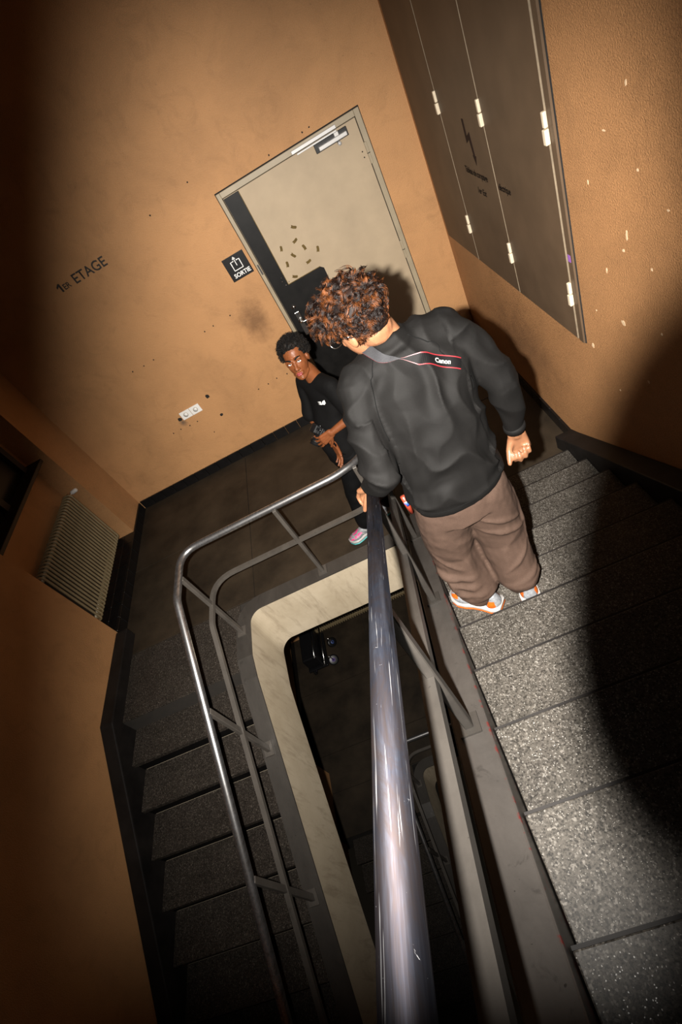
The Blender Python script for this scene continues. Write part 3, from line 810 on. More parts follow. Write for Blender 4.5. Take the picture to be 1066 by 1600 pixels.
def add_loft(bm, st, u, n=28):
    """st: (centre, half width along u, half depth); horizontal rings"""
    u = V((u[0], u[1], 0)).normalized(); v = V((-u.y, u.x, 0))
    rings = []
    for c, a, b in st:
        c = V(c)
        rings.append([bm.verts.new(c + u * a * math.cos(t) + v * b * math.sin(t)) for t in (2 * math.pi * k / n for k in range(n))])
    for r0, r1 in zip(rings[:-1], rings[1:]):
        for k in range(n):
            bm.faces.new((r0[k], r0[(k + 1) % n], r1[(k + 1) % n], r1[k]))
    bm.faces.new(list(reversed(rings[0]))); bm.faces.new(rings[-1])
def fuse(name, bm, voxel, mat, parent=None, smooth=6, fac=0.5, fn=None):
    bmesh.ops.recalc_face_normals(bm, faces=bm.faces)
    me = bpy.data.meshes.new(name); bm.to_mesh(me); bm.free()
    t = bpy.data.objects.new('tmp', me); COL.objects.link(t)
    m = t.modifiers.new('r', 'REMESH'); m.mode = 'VOXEL'; m.voxel_size = voxel; m.adaptivity = 0
    if smooth:
        s = t.modifiers.new('s', 'SMOOTH'); s.factor = fac; s.iterations = smooth
    dg = bpy.context.evaluated_depsgraph_get()
    out = bpy.data.meshes.new_from_object(t.evaluated_get(dg))
    bpy.data.objects.remove(t); bpy.data.meshes.remove(me)
    if fn:
        nr = [v.normal.copy() for v in out.vertices]
        for v, n_ in zip(out.vertices, nr):
            v.co = v.co + n_ * fn(v.co)
    g = org(parent)
    if g.length:
        out.transform(Matrix.Translation(-g))
    out.name = name
    out.materials.clear()
    return link(name, out, mat, parent, True)
def bvh_of(o, off):
    me = o.data
    return BVHTree.FromPolygons([v.co + off for v in me.vertices], [tuple(p.vertices) for p in me.polygons])
def frame(fwd, up=V((0, 0, 1))):
    """columns: right, forward, up"""
    f = V(fwd).normalized(); r = f.cross(up).normalized(); u = r.cross(f)
    return Matrix((r, f, u)).transposed()
def rotv(v, ax, a): return Matrix.Rotation(a, 3, ax) @ v
def hand_prims(bm, wrist, d, n, side, curls=(0.5, 0.6, 0.4), sc=1.0, thumb=(0.75, 0.6, 0.25), spread=0.05, tcurl=0.5):
    """d: wrist to knuckles, n: out of the palm, side: +1 thumb on d x n side. Returns nail spots"""
    d = V(d).normalized(); n = (V(n) - V(n).dot(d) * d).normalized()
    s = d.cross(n) * side
    w = V(wrist)
    nails = []
    offs = (0.030, 0.010, -0.011, -0.030)
    plen = (0.088, 0.092, 0.087, 0.078)
    flen = ((0.042, 0.026, 0.021), (0.047, 0.030, 0.022), (0.043, 0.028, 0.021), (0.034, 0.021, 0.019))
    for i in range(4):
        kn = w + d * plen[i] * sc + s * offs[i] * sc
        add_chain(bm, [(w + s * offs[i] * 0.6 * sc, 0.017 * sc), (kn, 0.0135 * sc)])
        dirn = (d + s * spread * (1.5 - i)).normalized()
        ax = d.cross(n).normalized()
        p = kn
        rr = 0.0098 if i < 3 else 0.0085
        for k in range(3):
            c = curls[k] * (1.0 + 0.07 * i)
            dirn = rotv(dirn, ax, c)
            q = p + dirn * flen[i][k] * sc
            add_cone(bm, p, q, rr * sc, (rr - 0.0009) * sc)
            p = q; rr -= 0.0008
        nails.append((p - dirn * 0.006 * sc, dirn, rotv(dirn, ax, -math.pi / 2)))
    # thumb leaves the side of the palm near its base
    b = w + d * 0.022 * sc + s * 0.024 * sc
    td = (s * thumb[0] + d * thumb[1] + n * thumb[2]).normalized()
    p1 = b + td * 0.044 * sc
    td2 = (td + d * 0.35 + n * tcurl).normalized(); p2 = p1 + td2 * 0.032 * sc
    td3 = (td2 + n * tcurl * 0.5 + d * 0.2).normalized(); p3 = p2 + td3 * 0.024 * sc
    add_chain(bm, [(w + d * 0.01 + s * 0.008, 0.016 * sc), (b, 0.016 * sc), (p1, 0.0125 * sc), (p2, 0.0115 * sc), (p3, 0.0095 * sc)])
    return nails

def skin_mat(name, col, rough=0.42):
    m, nt, b = new_mat(name)
    co = coords(nt)
    c = ramp(nt, noisen(nt, co, 22.0, 4), [(0.3, tuple(x * 0.82 for x in col)), (0.7, tuple(min(1, x * 1.12) for x in col))])
    nt.links.new(c, b.inputs['Base Color'])
    b.inputs['Roughness'].default_value = rough
    b.inputs['Specular IOR Level'].default_value = 0.25
    b.inputs['Subsurface Weight'].default_value = 0.12
    b.inputs['Subsurface Radius'].default_value = (0.008, 0.003, 0.002)
    bump(nt, b, noisen(nt, co, 350, 3), 0.12, 0.001)
    return m
def cloth_mat(name, col, rough=0.75, fine=520.0, var=0.15, sheen=0.25, strength=0.25):
    m, nt, b = new_mat(name)
    co = coords(nt)
    c = ramp(nt, noisen(nt, co, 7.0, 6), [(0.3, tuple(x * (1 - var) for x in col)), (0.7, tuple(x * (1 + var) for x in col))])
    g_ = ramp(nt, noisen(nt, co, fine, 2), [(0.3, 0.7), (0.7, 1.3)])
    c = mixc(nt, 1.0, c, g_, 'MULTIPLY')
    nt.links.new(c, b.inputs['Base Color'])
    b.inputs['Roughness'].default_value = rough
    b.inputs['Sheen Weight'].default_value = sheen
    b.inputs['Specular IOR Level'].default_value = 0.09
    b.inputs['Sheen Roughness'].default_value = 0.4
    bump(nt, b, noisen(nt, co, fine, 2), strength, 0.0008)
    return m
def hair_mat(name, dark, light, rough=0.34, p=(0.42, 0.66)):
    m, nt, b = new_mat(name)
    co = coords(nt)
    c = ramp(nt, noisen(nt, co, 30.0, 4, 0.7), [(p[0], dark), (p[1], light)])
    nt.links.new(c, b.inputs['Base Color'])
    b.inputs['Roughness'].default_value = rough
    b.inputs['Specular IOR Level'].default_value = 0.18
    return m
M['skin_man'] = skin_mat('light_skin', (0.17, 0.076, 0.038))
M['skin_boy'] = skin_mat('brown_skin', (0.145, 0.046, 0.016), 0.42)
M['skin_palm'] = skin_mat('palm_skin', (0.42, 0.20, 0.13))
M['lips'] = plain('lips', (0.21, 0.035, 0.036), 0.4, var=0.15, scale=80)
M['jacket'] = cloth_mat('black_track_jacket', (0.0040, 0.0037, 0.0035), 0.7, 620.0, 0.12, 0.0)
M['seam'] = cloth_mat('black_seam', (0.0015, 0.0015, 0.0015), 0.8, 520, 0.1, 0.0)
M['trousers'] = cloth_mat('brown_trousers', (0.046, 0.0285, 0.021), 0.8, 620.0, 0.12, 0.0)
M['tee'] = cloth_mat('black_tee', (0.0032, 0.003, 0.003), 0.8, 500.0, 0.2, 0.0)
M['black_trousers'] = cloth_mat('black_trousers', (0.0028, 0.0028, 0.003), 0.7, 400.0, 0.2, 0.0)
M['hair_brown'] = hair_mat('auburn_brown_hair', (0.0032, 0.0012, 0.0007), (0.115, 0.036, 0.009), 0.45, (0.47, 0.76))
M['hair_dark'] = hair_mat('dark_brown_hair_base', (0.0022, 0.0009, 0.0006), (0.010, 0.0035, 0.0015), 0.6)
M['hair_black'] = hair_mat('black_afro_hair', (0.0022, 0.0018, 0.0015), (0.009, 0.006, 0.004), 0.7)
M['eye_white'] = plain('eye_white', (0.80, 0.78, 0.74), 0.15, var=0.03)
M['iris'] = plain('dark_iris', (0.008, 0.005, 0.004), 0.06)
M['nail'] = plain('finger_nail', (0.21, 0.105, 0.07), 0.35, spec=0.3, var=0.06)
M['shoe_grey'] = plain('silver_grey_mesh', (0.15, 0.155, 0.165), 0.5, var=0.4, scale=70, bmp=0.3, bscale=400)
M['shoe_white'] = plain('white_sole', (0.26, 0.25, 0.24), 0.5, var=0.1, scale=30)
M['orange'] = plain('orange_rubber', (0.34, 0.068, 0.005), 0.45, var=0.12, scale=40)
M['pink'] = plain('pink_mesh', (0.50, 0.02, 0.13), 0.5, var=0.15, scale=60)
M['teal'] = plain('teal_line', (0.05, 0.30, 0.30), 0.5)
M['strap_grey'] = cloth_mat('grey_strap_back', (0.024, 0.024, 0.026), 0.7, 700, 0.15, 0.0)
M['strap_black'] = cloth_mat('black_strap_front', (0.003, 0.0028, 0.003), 0.6, 700, 0.15, 0.0)
M['strap_white'] = plain('strap_white_print', (0.22, 0.22, 0.21), 0.5)
M['strap_red'] = plain('red_strap_edge', (0.14, 0.008, 0.012), 0.5, var=0.1, scale=60)
M['can_red'] = plain('red_print', (0.22, 0.03, 0.015), 0.35, var=0.1)
M['can_blue'] = plain('blue_print', (0.02, 0.06, 0.26), 0.35, var=0.1)

def shoe(parent, heel, toe, width, mats, toe0=0.78):
    """running shoe: sole with coloured wedge, upper, accent panels, heel tab. heel and toe on the ground"""
    upper_m, sole_m, wedge_m, acc_m = mats
    h, t = V(heel), V(toe)
    d = (t - h); L = d.length; d.normalize()
    s = d.cross(V((0, 0, 1))).normalized(); z = V((0, 0, 1))
    def P(a, b, c): return h + d * a * L + s * b * width + z * c
    out = []
    prof = [(0.0, .30), (.04, .40), (.15, .44), (.35, .40), (.5, .41), (.65, .48), (.8, .50), (.92, .40), (1.0, .14)]
    def slab(nm, zlo, zhi, mat, par, grow=1.0, a0=0, a1=1):
        ring = [(a, b * grow) for a, b in prof if a0 <= a <= a1]
        loop = ring + [(a, -b) for a, b in reversed(ring)]
        n = len(loop)
        vs = []
        for zz, gr in ((zlo, 0.94), ((zlo + zhi) / 2, 1.03), (zhi, 0.97)):
            for a, b in loop:
                toe_up = 0.018 * max(0, (a - 0.75) / 0.25) ** 2 + 0.008 * max(0, (0.1 - a) / 0.1)
                vs.append(P(0.5 + (a - 0.5) * (0.99 + 0.02 * (gr - 1)), b * gr, zz + toe_up))
        fs = []
        for r in range(2):
            for k in range(n):
                fs.append((r * n + k, r * n + (k + 1) % n, (r + 1) * n + (k + 1) % n, (r + 1) * n + k))
        fs += [tuple(reversed(range(n))), tuple(range(2 * n, 3 * n))]
        return mesh(nm, vs, fs, mat, par, True)
    bm = bmesh.new()
    M3 = Matrix((d, s, z)).transposed()
    add_ell(bm, P(0.17, 0, 0.05), (0.155 * L, 0.38 * width, 0.04), M3)
    add_cone(bm, P(0.14, 0, 0.05), P(0.16, 0, 0.085), 0.34 * width, 0.26 * width)
    add_ell(bm, P(0.45, 0, 0.055), (0.25 * L, 0.38 * width, 0.042), M3)
    add_ell(bm, P(0.72, 0, 0.045), (0.25 * L, 0.44 * width, 0.032), M3)
    add_cone(bm, P(0.22, 0, 0.09), P(0.5, 0, 0.065), 0.30 * width, 0.30 * width)
    up = fuse('shoe', bm, 0.006, upper_m, parent, 4)
    slab('sole', 0.012, 0.034, sole_m, up)
    slab('outsole', 0.0, 0.013, wedge_m, up)
    # coloured heel wedge and side panels hugging the upper
    bv = bvh_of(up, org(parent))
    def patch(nm, quads, mat):
        vs, fs = [], []
        for pts in quads:
            b0 = len(vs); R = 5
            for i in range(R):
                for j in range(R):
                    fu, fv = i / (R - 1), j / (R - 1)
                    p = (V(P(*pts[0])) * (1 - fu) * (1 - fv) + V(P(*pts[1])) * fu * (1 - fv) + V(P(*pts[2])) * fu * fv + V(P(*pts[3])) * (1 - fu) * fv)
                    loc, nor, _, _ = bv.find_nearest(p)
                    vs.append(loc + nor * 0.0015)
            for i in range(R - 1):
                for j in range(R - 1):
                    a = b0 + i * R + j
                    fs.append((a, a + R, a + R + 1, a + 1))
        mesh(nm, vs, fs, mat, up, True)
    patch('side_panel', [((0.02, sg_ * .42, .045), (0.22, sg_ * .44, .04), (0.20, sg_ * .36, .085), (0.05, sg_ * .34, .085)) for sg_ in (-1, 1)], acc_m)
    patch('toe_cap', [((toe0, -.55, .075), (toe0, .55, .075), (1.0, .42, .055), (1.0, -.42, .055))], acc_m)
    patch('side_stripe', [((0.30 + k, sg_ * .45, .035), (0.35 + k, sg_ * .45, .035), (0.46 + k, sg_ * .30, .08), (0.42 + k, sg_ * .30, .08)) for sg_ in (-1, 1) for k in (0, 0.14)], sole_m)
    return up

# ================================================================== THE MAN on the right flight
GROUND_M = 5 * RS
mU = V((0.99, 0.12, 0))
man_head = V((0.030, 1.570, 2.138))
HF = frame((-0.66, 0.62, -0.42))                   # looks down towards the left
HX, HY, HZ = HF.col[0], HF.col[1], HF.col[2]
def hm(x, y, z): return man_head + HX * x + HY * y + HZ * z
bm = bmesh.new()
add_loft(bm, [((.10, 1.43, 1.42), .14, .10), ((.10, 1.45, 1.60), .135, .095), ((.105, 1.49, 1.80), .155, .10), ((.11, 1.53, 1.93), .16, .085), ((.10, 1.55, 2.02), .09, .06)], mU)
for sx, pts in ((1, [((.185, 1.43, 1.42), .075), ((.19, 1.46, 1.08), .052), ((.175, 1.375, .82), .036)]), (-1, [((.02, 1.43, 1.42), .075), ((-.03, 1.47, 1.10), .052), ((.03, 1.385, .82), .036)])):
    add_chain(bm, pts)
RSH, REL, RWR = V((.268, 1.572, 1.965)), V((.385, 1.505, 1.725)), V((.392, 1.545, 1.475))
LSH, LEL, LWR = V((-.058, 1.525, 1.96)), V((-.118, 1.345, 1.715)), V((-.190, 1.500, 1.565))
add_chain(bm, [(RSH, .05), (REL, .038), (RWR, .026)])
add_chain(bm, [(LSH, .05), (LEL, .038), (LWR, .026)])
add_chain(bm, [((.098, 1.535, 1.99), .062), ((.078, 1.565, 2.09), .052), (hm(0, -.03, -.05), .056)])
# head
add_ell(bm, hm(0, -.012, .035), (.072, .092, .082), HF)
add_ell(bm, hm(0, .03, -.03), (.058, .062, .080), HF)
add_ell(bm, hm(0, .055, -.085), (.036, .036, .030), HF)
add_cone(bm, hm(0, .092, .01), hm(0, .112, -.032), .008, .012)
for sx in (-1, 1):
    e = Matrix(HF)
    add_ell(bm, hm(sx * .076, -.004, -.020), (.008, .018, .027), HF)
    add_ell(bm, hm(sx * .072, .0, -.035), (.010, .012, .014), HF)
# right hand: loose fist, palm to the rear
nails_r = hand_prims(bm, RWR + V((0, 0, -.03)), (.02, .06, -1), (-.25, -1, 0), 1, (1.15, 1.5, 1.05), 0.98, (0.45, 0.8, 0.5), 0.02, 0.9)
add_cone(bm, RWR, RWR + V((0, 0, -.03)), .027, .025)
# left hand: closed over the handrail
yr = 1.575
rail_c = V((-.20, yr, zr(yr) + .80))
lh = V((-.172, 1.515, rail_c.z + .052))
add_cone(bm, LWR, lh, .026, .023)
nails_l = hand_prims(bm, lh, (-.62, .72, -.30), (-.25, -.15, -1), 1, (0.75, 0.95, 0.7), 0.95, (0.45, 0.55, 0.75), 0.02, 0.7)
man = fuse('person', bm, 0.005, M['skin_man'], None, 4)
tag(man, 'person seen from behind in black jacket and brown trousers, hand on the handrail', 'person')
for nl in nails_r + nails_l:
    p, dv, up_ = nl
    bm = bmesh.new()
    add_ell(bm, p + up_ * .0062, (.0045, .0062, .002), Matrix((dv.cross(up_), dv, up_)).transposed(), 2)
    me = bpy.data.meshes.new('finger_nail'); bm.to_mesh(me); bm.free()
    link('finger_nail', me, M['nail'], man, True)

# ---- jacket
def ridge(bm, pts, r0, r1=None):
    r1 = r1 or r0
    n = len(pts)
    add_chain(bm, [(p, r0 + (r1 - r0) * abs(2 * i / (n - 1) - 1)) for i, p in enumerate(pts)], 1)
bm = bmesh.new()
JST = [((.100, 1.428, 1.440), .178, .130), ((.100, 1.430, 1.470), .190, .140), ((.100, 1.440, 1.56), .192, .140), ((.102, 1.460, 1.68), .188, .134), ((.105, 1.492, 1.82), .198, .132),
       ((.108, 1.522, 1.92), .205, .120), ((.108, 1.545, 1.99), .172, .100), ((.100, 1.555, 2.045), .085, .074)]
add_loft(bm, JST, mU)
add_chain(bm, [(RSH, .076), ((RSH + REL) / 2 + V((.012, 0, .0)), .068), (REL, .060), ((REL + RWR) / 2, .052), (RWR + V((0, 0, .012)), .040)])
add_chain(bm, [(LSH, .078), ((LSH + LEL) / 2 + V((-.012, 0, 0)), .069), (LEL, .063), ((LEL + LWR) / 2 + V((-.004, 0, -.008)), .053), (LWR + V((.014, -.022, .02)), .040)])
add_cone(bm, RSH + V((-.09, -.01, .015)), RSH, .085, .074)
add_cone(bm, LSH + V((.09, 0.01, .015)), LSH, .085, .076)
cc = V((.088, 1.556, 2.050)); cax = V((-.10, .20, 1)).normalized()
cu_ = cax.cross(V((0, 1, 0))).normalized(); cv_ = cax.cross(cu_)
for lev, rr_, th_ in ((-.024, .072, .018), (-.008, .064, .013), (.006, .060, .010)):
    rg = [cc + cax * lev + cu_ * rr_ * math.cos(2 * math.pi * k / 20) + cv_ * rr_ * 1.02 * math.sin(2 * math.pi * k / 20) for k in range(20)]
    for k in range(20): add_cone(bm, rg[k], rg[(k + 1) % 20], th_, th_, 1)
def ridged(x): return 1.0 - 2.0 * abs(math.sin(x))
def sstep(a, b, x):
    t = max(0.0, min(1.0, (x - a) / (b - a))); return t * t * (3 - 2 * t)
def jack_fn(p):
    # broad drape down the back, gathers above the hem, sleeve creases
    d = 0.006 * noise.noise(V((p.x * 9, p.y * 9, p.z * 5)))
    nz = noise.noise(V((p.x * 7, p.y * 7, p.z * 7)))
    nz2 = noise.noise(V((p.x * 11 + 5, p.y * 11, p.z * 6)))
    arm = sstep(.235, .29, p.x) + sstep(.04, .09, -p.x) * (1 if p.z < 1.9 else 0)
    if arm < 0.5:
        k = sstep(1.455, 1.50, p.z) * (1 - sstep(1.60, 1.80, p.z))
        d += 0.014 * k * ridged(21 * (p.z + 0.50 * (p.x - .1)) + 2.6 * nz) * (0.5 + 0.8 * abs(nz2))
        up = sstep(1.62, 1.78, p.z) * (1 - sstep(1.93, 2.02, p.z))
        d += 0.012 * up * ridged(26 * (p.x - 0.30 * (p.z - 1.8)) + 2.4 * nz) * (0.4 + 0.9 * abs(nz2))
        sh = sstep(1.93, 1.98, p.z)
        d += 0.004 * sh * ridged(34 * (p.x + 0.4 * p.y) + 2 * nz)
    else:
        d += 0.010 * ridged(23 * (p.z + 0.55 * p.x + 0.5 * p.y) + 2.8 * nz) * (0.35 + abs(nz2))
    return d
jk = fuse('jacket', bm, 0.006, M['jacket'], man, 7, 0.5, jack_fn)
jb = bvh_of(jk, V((0, 0, 0)))
def on_jacket(p, off=0.0):
    loc, nor, _, _ = jb.find_nearest(V(p))
    return loc + nor * off, nor
# cuffs and hem band
for nm, a, b, r in (('cuff', RWR + V((0, 0, .02)), RWR + V((0, 0, -.012)), .041), ('cuff', LWR + V((.016, -.026, .024)), LWR + V((.0, -.002, .001)), .040)):
    tube(nm, [a, (a + b) / 2, b], [r, r * 1.02, r * .9], M['jacket'], jk, 18)
def seam_line(pts, nm='seam', r=0.0016, steps=26):
    out = []
    pts = [V(p) for p in pts]
    for i in range(steps + 1):
        t = i / steps * (len(pts) - 1); k = min(int(t), len(pts) - 2); f = t - k
        p, nn = on_jacket(pts[k].lerp(pts[k + 1], f), 0.0006)
        out.append(p)
    tube(nm, out, r, M['seam'], jk, 6)
seam_line([(.030, 1.50, 2.05), (-.015, 1.46, 1.99), (-.045, 1.42, 1.88), (-.055, 1.40, 1.80)])
seam_line([(.150, 1.50, 2.06), (.205, 1.49, 1.99), (.245, 1.47, 1.89), (.262, 1.45, 1.80)])
seam_line([(-.085, 1.33, 1.475), (.0, 1.29, 1.475), (.10, 1.28, 1.475), (.2, 1.30, 1.475), (.29, 1.37, 1.475)], 'hem_seam')

# ---- trousers
bm = bmesh.new()
add_loft(bm, [((.10, 1.43, 1.53), .165, .118), ((.10, 1.43, 1.43), .176, .128), ((.10, 1.432, 1.34), .178, .128)], mU)
RLEG = [((.172, 1.428, 1.40), .112), ((.186, 1.445, 1.24), .110), ((.192, 1.445, 1.08), .104), ((.192, 1.405, .96), .098), ((.190, 1.378, .885), .094), ((.188, 1.368, .855), .084)]
LLEG = [((.026, 1.428, 1.40), .112), ((-.002, 1.450, 1.24), .110), ((-.018, 1.468, 1.10), .104), ((-.010, 1.440, .98), .099), ((.005, 1.405, .89), .096), ((.012, 1.392, .860), .088)]
add_chain(bm, RLEG, 3); add_chain(bm, LLEG, 3)
def legp(leg, t):
    t = t * (len(leg) - 1); k = min(int(t), len(leg) - 2); f = t - k
    return V(leg[k][0]).lerp(V(leg[k + 1][0]), f), leg[k][1] * (1 - f) + leg[k + 1][1] * f
def fold(leg, t0, a0, t1, a1, r, out=0.0):
    pts = []
    for i in range(9):
        f = i / 8
        c, rad = legp(leg, t0 + (t1 - t0) * f)
        a = math.radians(a0 + (a1 - a0) * f)
        pts.append(c + V((math.sin(a), -math.cos(a), 0)) * (rad - r * 0.1 + out))
    ridge(bm, pts, r, r * 0.35)
# angle 0 = rear, 90 = right side
for a in [(LLEG, .50, -85, .62, 35, .020), (LLEG, .62, -70, .72, 40, .018), (LLEG, .74, -85, .80, 30, .020), (LLEG, .80, -50, .93, 20, .020), (LLEG, .90, -70, .97, 40, .020),
          (LLEG, .30, -60, .50, 0, .014), (LLEG, .60, -90, .75, -30, .018),
          (RLEG, .10, -40, .26, 60, .014), (RLEG, .20, -50, .34, 70, .015), (RLEG, .45, 60, .62, -40, .014), (RLEG, .70, 80, .82, -50, .018), (RLEG, .82, 75, .92, -60, .022), (RLEG, .93, 85, .98, -50, .022),
          (RLEG, .05, 85, .55, 60, .012)]:
    fold(*a)
def trou_fn(p):
    nz = noise.noise(V((p.x * 6, p.y * 6, p.z * 5))); nz2 = noise.noise(V((p.x * 5 + 9, p.y * 5, p.z * 7)))
    lw = 1 - sstep(.03, .15, p.x)
    d = 0.0015 * noise.noise(p * 30.0)
    low = 1 - sstep(1.0, 1.25, p.z)
    ph1 = 14 * p.z + 18 * (p.x - .1) + 2.6 * nz; ph2 = 13 * p.z - 9 * (p.x - .1) + 2.4 * nz
    d += ((0.014 * low + 0.002) * lw * ridged(ph1) + (0.007 * low + 0.002) * (1 - lw) * ridged(ph2)) * (0.2 + 1.2 * abs(nz2))
    d += 0.005 * (1 - low) * ridged(14 * (p.x - .1) + 7 * p.z + 2.0 * nz) * (0.3 + abs(nz2))
    return d
tz = fuse('trousers', bm, 0.006, M['trousers'], man, 4, 0.5, trou_fn)

# ---- shoes
shoe(man, (.075, 1.315, GROUND_M), (-.115, 1.480, GROUND_M), .105, (M['shoe_grey'], M['shoe_white'], M['orange'], M['orange']))
shoe(man, (.195, 1.270, GROUND_M), (.235, 1.525, GROUND_M), .102, (M['shoe_grey'], M['shoe_white'], M['orange'], M['orange']))

# ---- curly hair
def curls(name, parent, mat, place, n, seed, zone, length, thick, coil, lift, seg=9, cap=None, sides=5):
    rnd = random.Random(seed)
    vs, fs = [], []
    cnt = 0
    while cnt < n:
        a = rnd.uniform(0, 2 * math.pi); cz = rnd.uniform(-1, 1); sq_ = math.sqrt(1 - cz * cz)
        dl = V((sq_ * math.cos(a), sq_ * math.sin(a), cz))
        k = zone(dl)
        if k <= 0: continue
        cnt += 1
        r = cap
        p0 = V((dl.x * r[0], dl.y * r[1], dl.z * r[2])) + V(r[3])
        nrm = V((dl.x / r[0], dl.y / r[1], dl.z / r[2])).normalized()
        tang = nrm.cross(V((rnd.uniform(-1, 1), rnd.uniform(-1, 1), rnd.uniform(-1, 1)))).normalized()
        L = length * k * rnd.uniform(0.7, 1.25)
        e1 = nrm.cross(tang).normalized()
        ph = rnd.uniform(0, 6.28); turns = rnd.uniform(0.5, 1.2) * coil[1]
        prev = []
        pts, rad = [], []
        for i in range(seg):
            t = i / (seg - 1)
            base = p0 + nrm * L * lift * math.sin(t * 1.9) + tang * L * (t ** 1.3) * 0.75
            cr = coil[0] * k * min(1.0, t * 3)
            w_ = ph + t * 6.28 * turns
            pts.append(base + (nrm * math.cos(w_) + e1 * math.sin(w_)) * cr)
            rad.append(thick * (1 - 0.75 * t) * rnd.uniform(0.85, 1.15))
        v, f = tubev([place(*p) for p in pts], rad, sides)
        b0 = len(vs); vs += v; fs += [tuple(i + b0 for i in q) for q in f]
    return mesh(name, vs, fs, mat, parent, True)
def clumps(name, parent, mat, place, n, seed, zone, length, wave, lift, cap, strands=14, spread=0.0075, rad=0.0012, seg=9):
    rnd = random.Random(seed)
    vs, fs = [], []
    cnt = 0
    while cnt < n:
        a = rnd.uniform(0, 2 * math.pi); cz = rnd.uniform(-1, 1); sq_ = math.sqrt(1 - cz * cz)
        dl = V((sq_ * math.cos(a), sq_ * math.sin(a), cz))
        k = zone(dl)
        if k <= 0: continue
        cnt += 1
        nrm = V((dl.x / cap[0], dl.y / cap[1], dl.z / cap[2])).normalized()
        p0 = V((dl.x * cap[0], dl.y * cap[1], dl.z * cap[2])) + V(cap[3])
        flow = V((rnd.uniform(-1, 1), rnd.uniform(-.6, 1.2), rnd.uniform(-1.3, .5)))
        tang = (flow - flow.dot(nrm) * nrm).normalized()
        e1 = nrm.cross(tang)
        L = length * k * rnd.uniform(0.75, 1.25)
        ph = rnd.uniform(0, 6.28); turns = rnd.uniform(0.6, 1.1); w_ = wave * rnd.uniform(.7, 1.3)
        guide = []
        for i in range(seg):
            t = i / (seg - 1)
            g0 = p0 + nrm * L * lift * math.sin(t * 2.2) + tang * L * t * 0.85
            q = ph + t * 6.28 * turns
            guide.append(g0 + (e1 * math.sin(q) + nrm * 0.8 * math.cos(q)) * w_ * min(1, 2.5 * t) * k)
        for s_ in range(strands):
            ox, oy = rnd.gauss(0, spread * .5), rnd.gauss(0, spread * .5)
            jit = rnd.uniform(0.85, 1.1)
            pts, rr = [], []
            for i, g0 in enumerate(guide):
                t = i / (seg - 1)
                f = (1 - 0.55 * t) * k
                pts.append(place(*(p0 + (g0 - p0) * jit + e1 * ox * f + nrm * oy * f + tang * 0.1 * ox)))
                rr.append(rad * (1.0 - 0.7 * t))
            v, f_ = tubev(pts, rr, 3)
            b0 = len(vs); vs += v; fs += [tuple(i + b0 for i in q) for q in f_]
    return mesh(name, vs, fs, mat, parent, True)
bm = bmesh.new()
add_ell(bm, hm(0, -.016, .038), (.080, .099, .081), HF)
add_ell(bm, hm(0, .035, .066), (.070, .066, .048), HF)
add_ell(bm, hm(0, -.050, -.015), (.060, .054, .058), HF)
def hair_fn(p): return 0.004 * noise.noise(p * 45.0)
hr = fuse('hair', bm, 0.005, M['hair_dark'], man, 2, 0.5, hair_fn)
def zone_man(d):
    if d.y > 0.45 and d.z < 0.25: return 0
    if d.z < -0.70: return 0
    if d.y > -0.15 and d.z < -0.20: return 0
    return 0.45 if d.z < -0.3 else (0.7 if d.z < 0.0 else 1.0)
clumps('hair_locks', hr, M['hair_brown'], hm, 340, 3, zone_man, 0.058, 0.0075, 0.26, (.080, .099, .082, (0, -.016, .038)))
clumps('hair_locks', hr, M['hair_brown'], hm, 150, 5, lambda d: 1.0 if d.z > -0.1 else 0, 0.062, 0.009, 0.30, (.070, .066, .048, (0, .035, .066)))
clumps('nape_hair', hr, M['hair_brown'], hm, 260, 6, lambda d: 1.0 if (d.y < 0.1 and -0.80 < d.z < 0.15) else 0, 0.034, 0.002, 0.16, (.072, .090, .088, (0, -.020, .020)), 12, 0.010, 0.0012, 6)

# ---- glasses: thin metal temple and frame
gt = tube('glasses', [hm(-.080, -.012, -.006), hm(-.079, .03, .006), hm(-.076, .075, .012), hm(-.066, .102, .012)], 0.0022, M['chrome'], man, 8)
tube('temple', [hm(.080, -.012, -.006), hm(.079, .03, .006), hm(.076, .075, .012), hm(.066, .102, .012)], 0.0022, M['chrome'], gt, 8)
for sx in (-1, 1):
    tube('lens_rim', [hm(sx * .034 + .028 * math.cos(a), .104, .002 + .022 * math.sin(a)) for a in np.linspace(0, 2 * math.pi, 21)], 0.0016, M['chrome'], gt, 6)

# ---- camera strap across the shoulders
st = empty('camera_strap', (.10, 1.42, 1.93), 'camera strap with red edges and white lettering across the jacket', 'strap')
SPTS = [V(p) for p in ((.012, 1.600, 2.060), (.012, 1.545, 2.060), (.035, 1.495, 2.050), (.070, 1.465, 2.030), (.110, 1.450, 2.012), (.150, 1.445, 1.992), (.190, 1.440, 1.968), (.225, 1.440, 1.940), (.255, 1.445, 1.908))]
def strap_point(t):
    t = max(0.0, min(1.0, t)) * (len(SPTS) - 1); k = min(int(t), len(SPTS) - 2)
    return SPTS[k].lerp(SPTS[k + 1], t - k)
NSF = 80
_sp = [on_jacket(strap_point(i / NSF), 0.0) for i in range(NSF + 1)]
_pp = [a for a, b in _sp]; _nn = [b for a, b in _sp]
for _ in range(14):
    _pp = [_pp[0]] + [(_pp[i - 1] + _pp[i] * 2 + _pp[i + 1]) / 4 for i in range(1, NSF)] + [_pp[-1]]
    _nn = [_nn[0]] + [((_nn[i - 1] + _nn[i] + _nn[i + 1]) / 3).normalized() for i in range(1, NSF)] + [_nn[-1]]
_pp = [p + n_ * max(0.0, (on_jacket(p)[0] - p).dot(n_) + 0.001) for p, n_ in zip(_pp, _nn)]
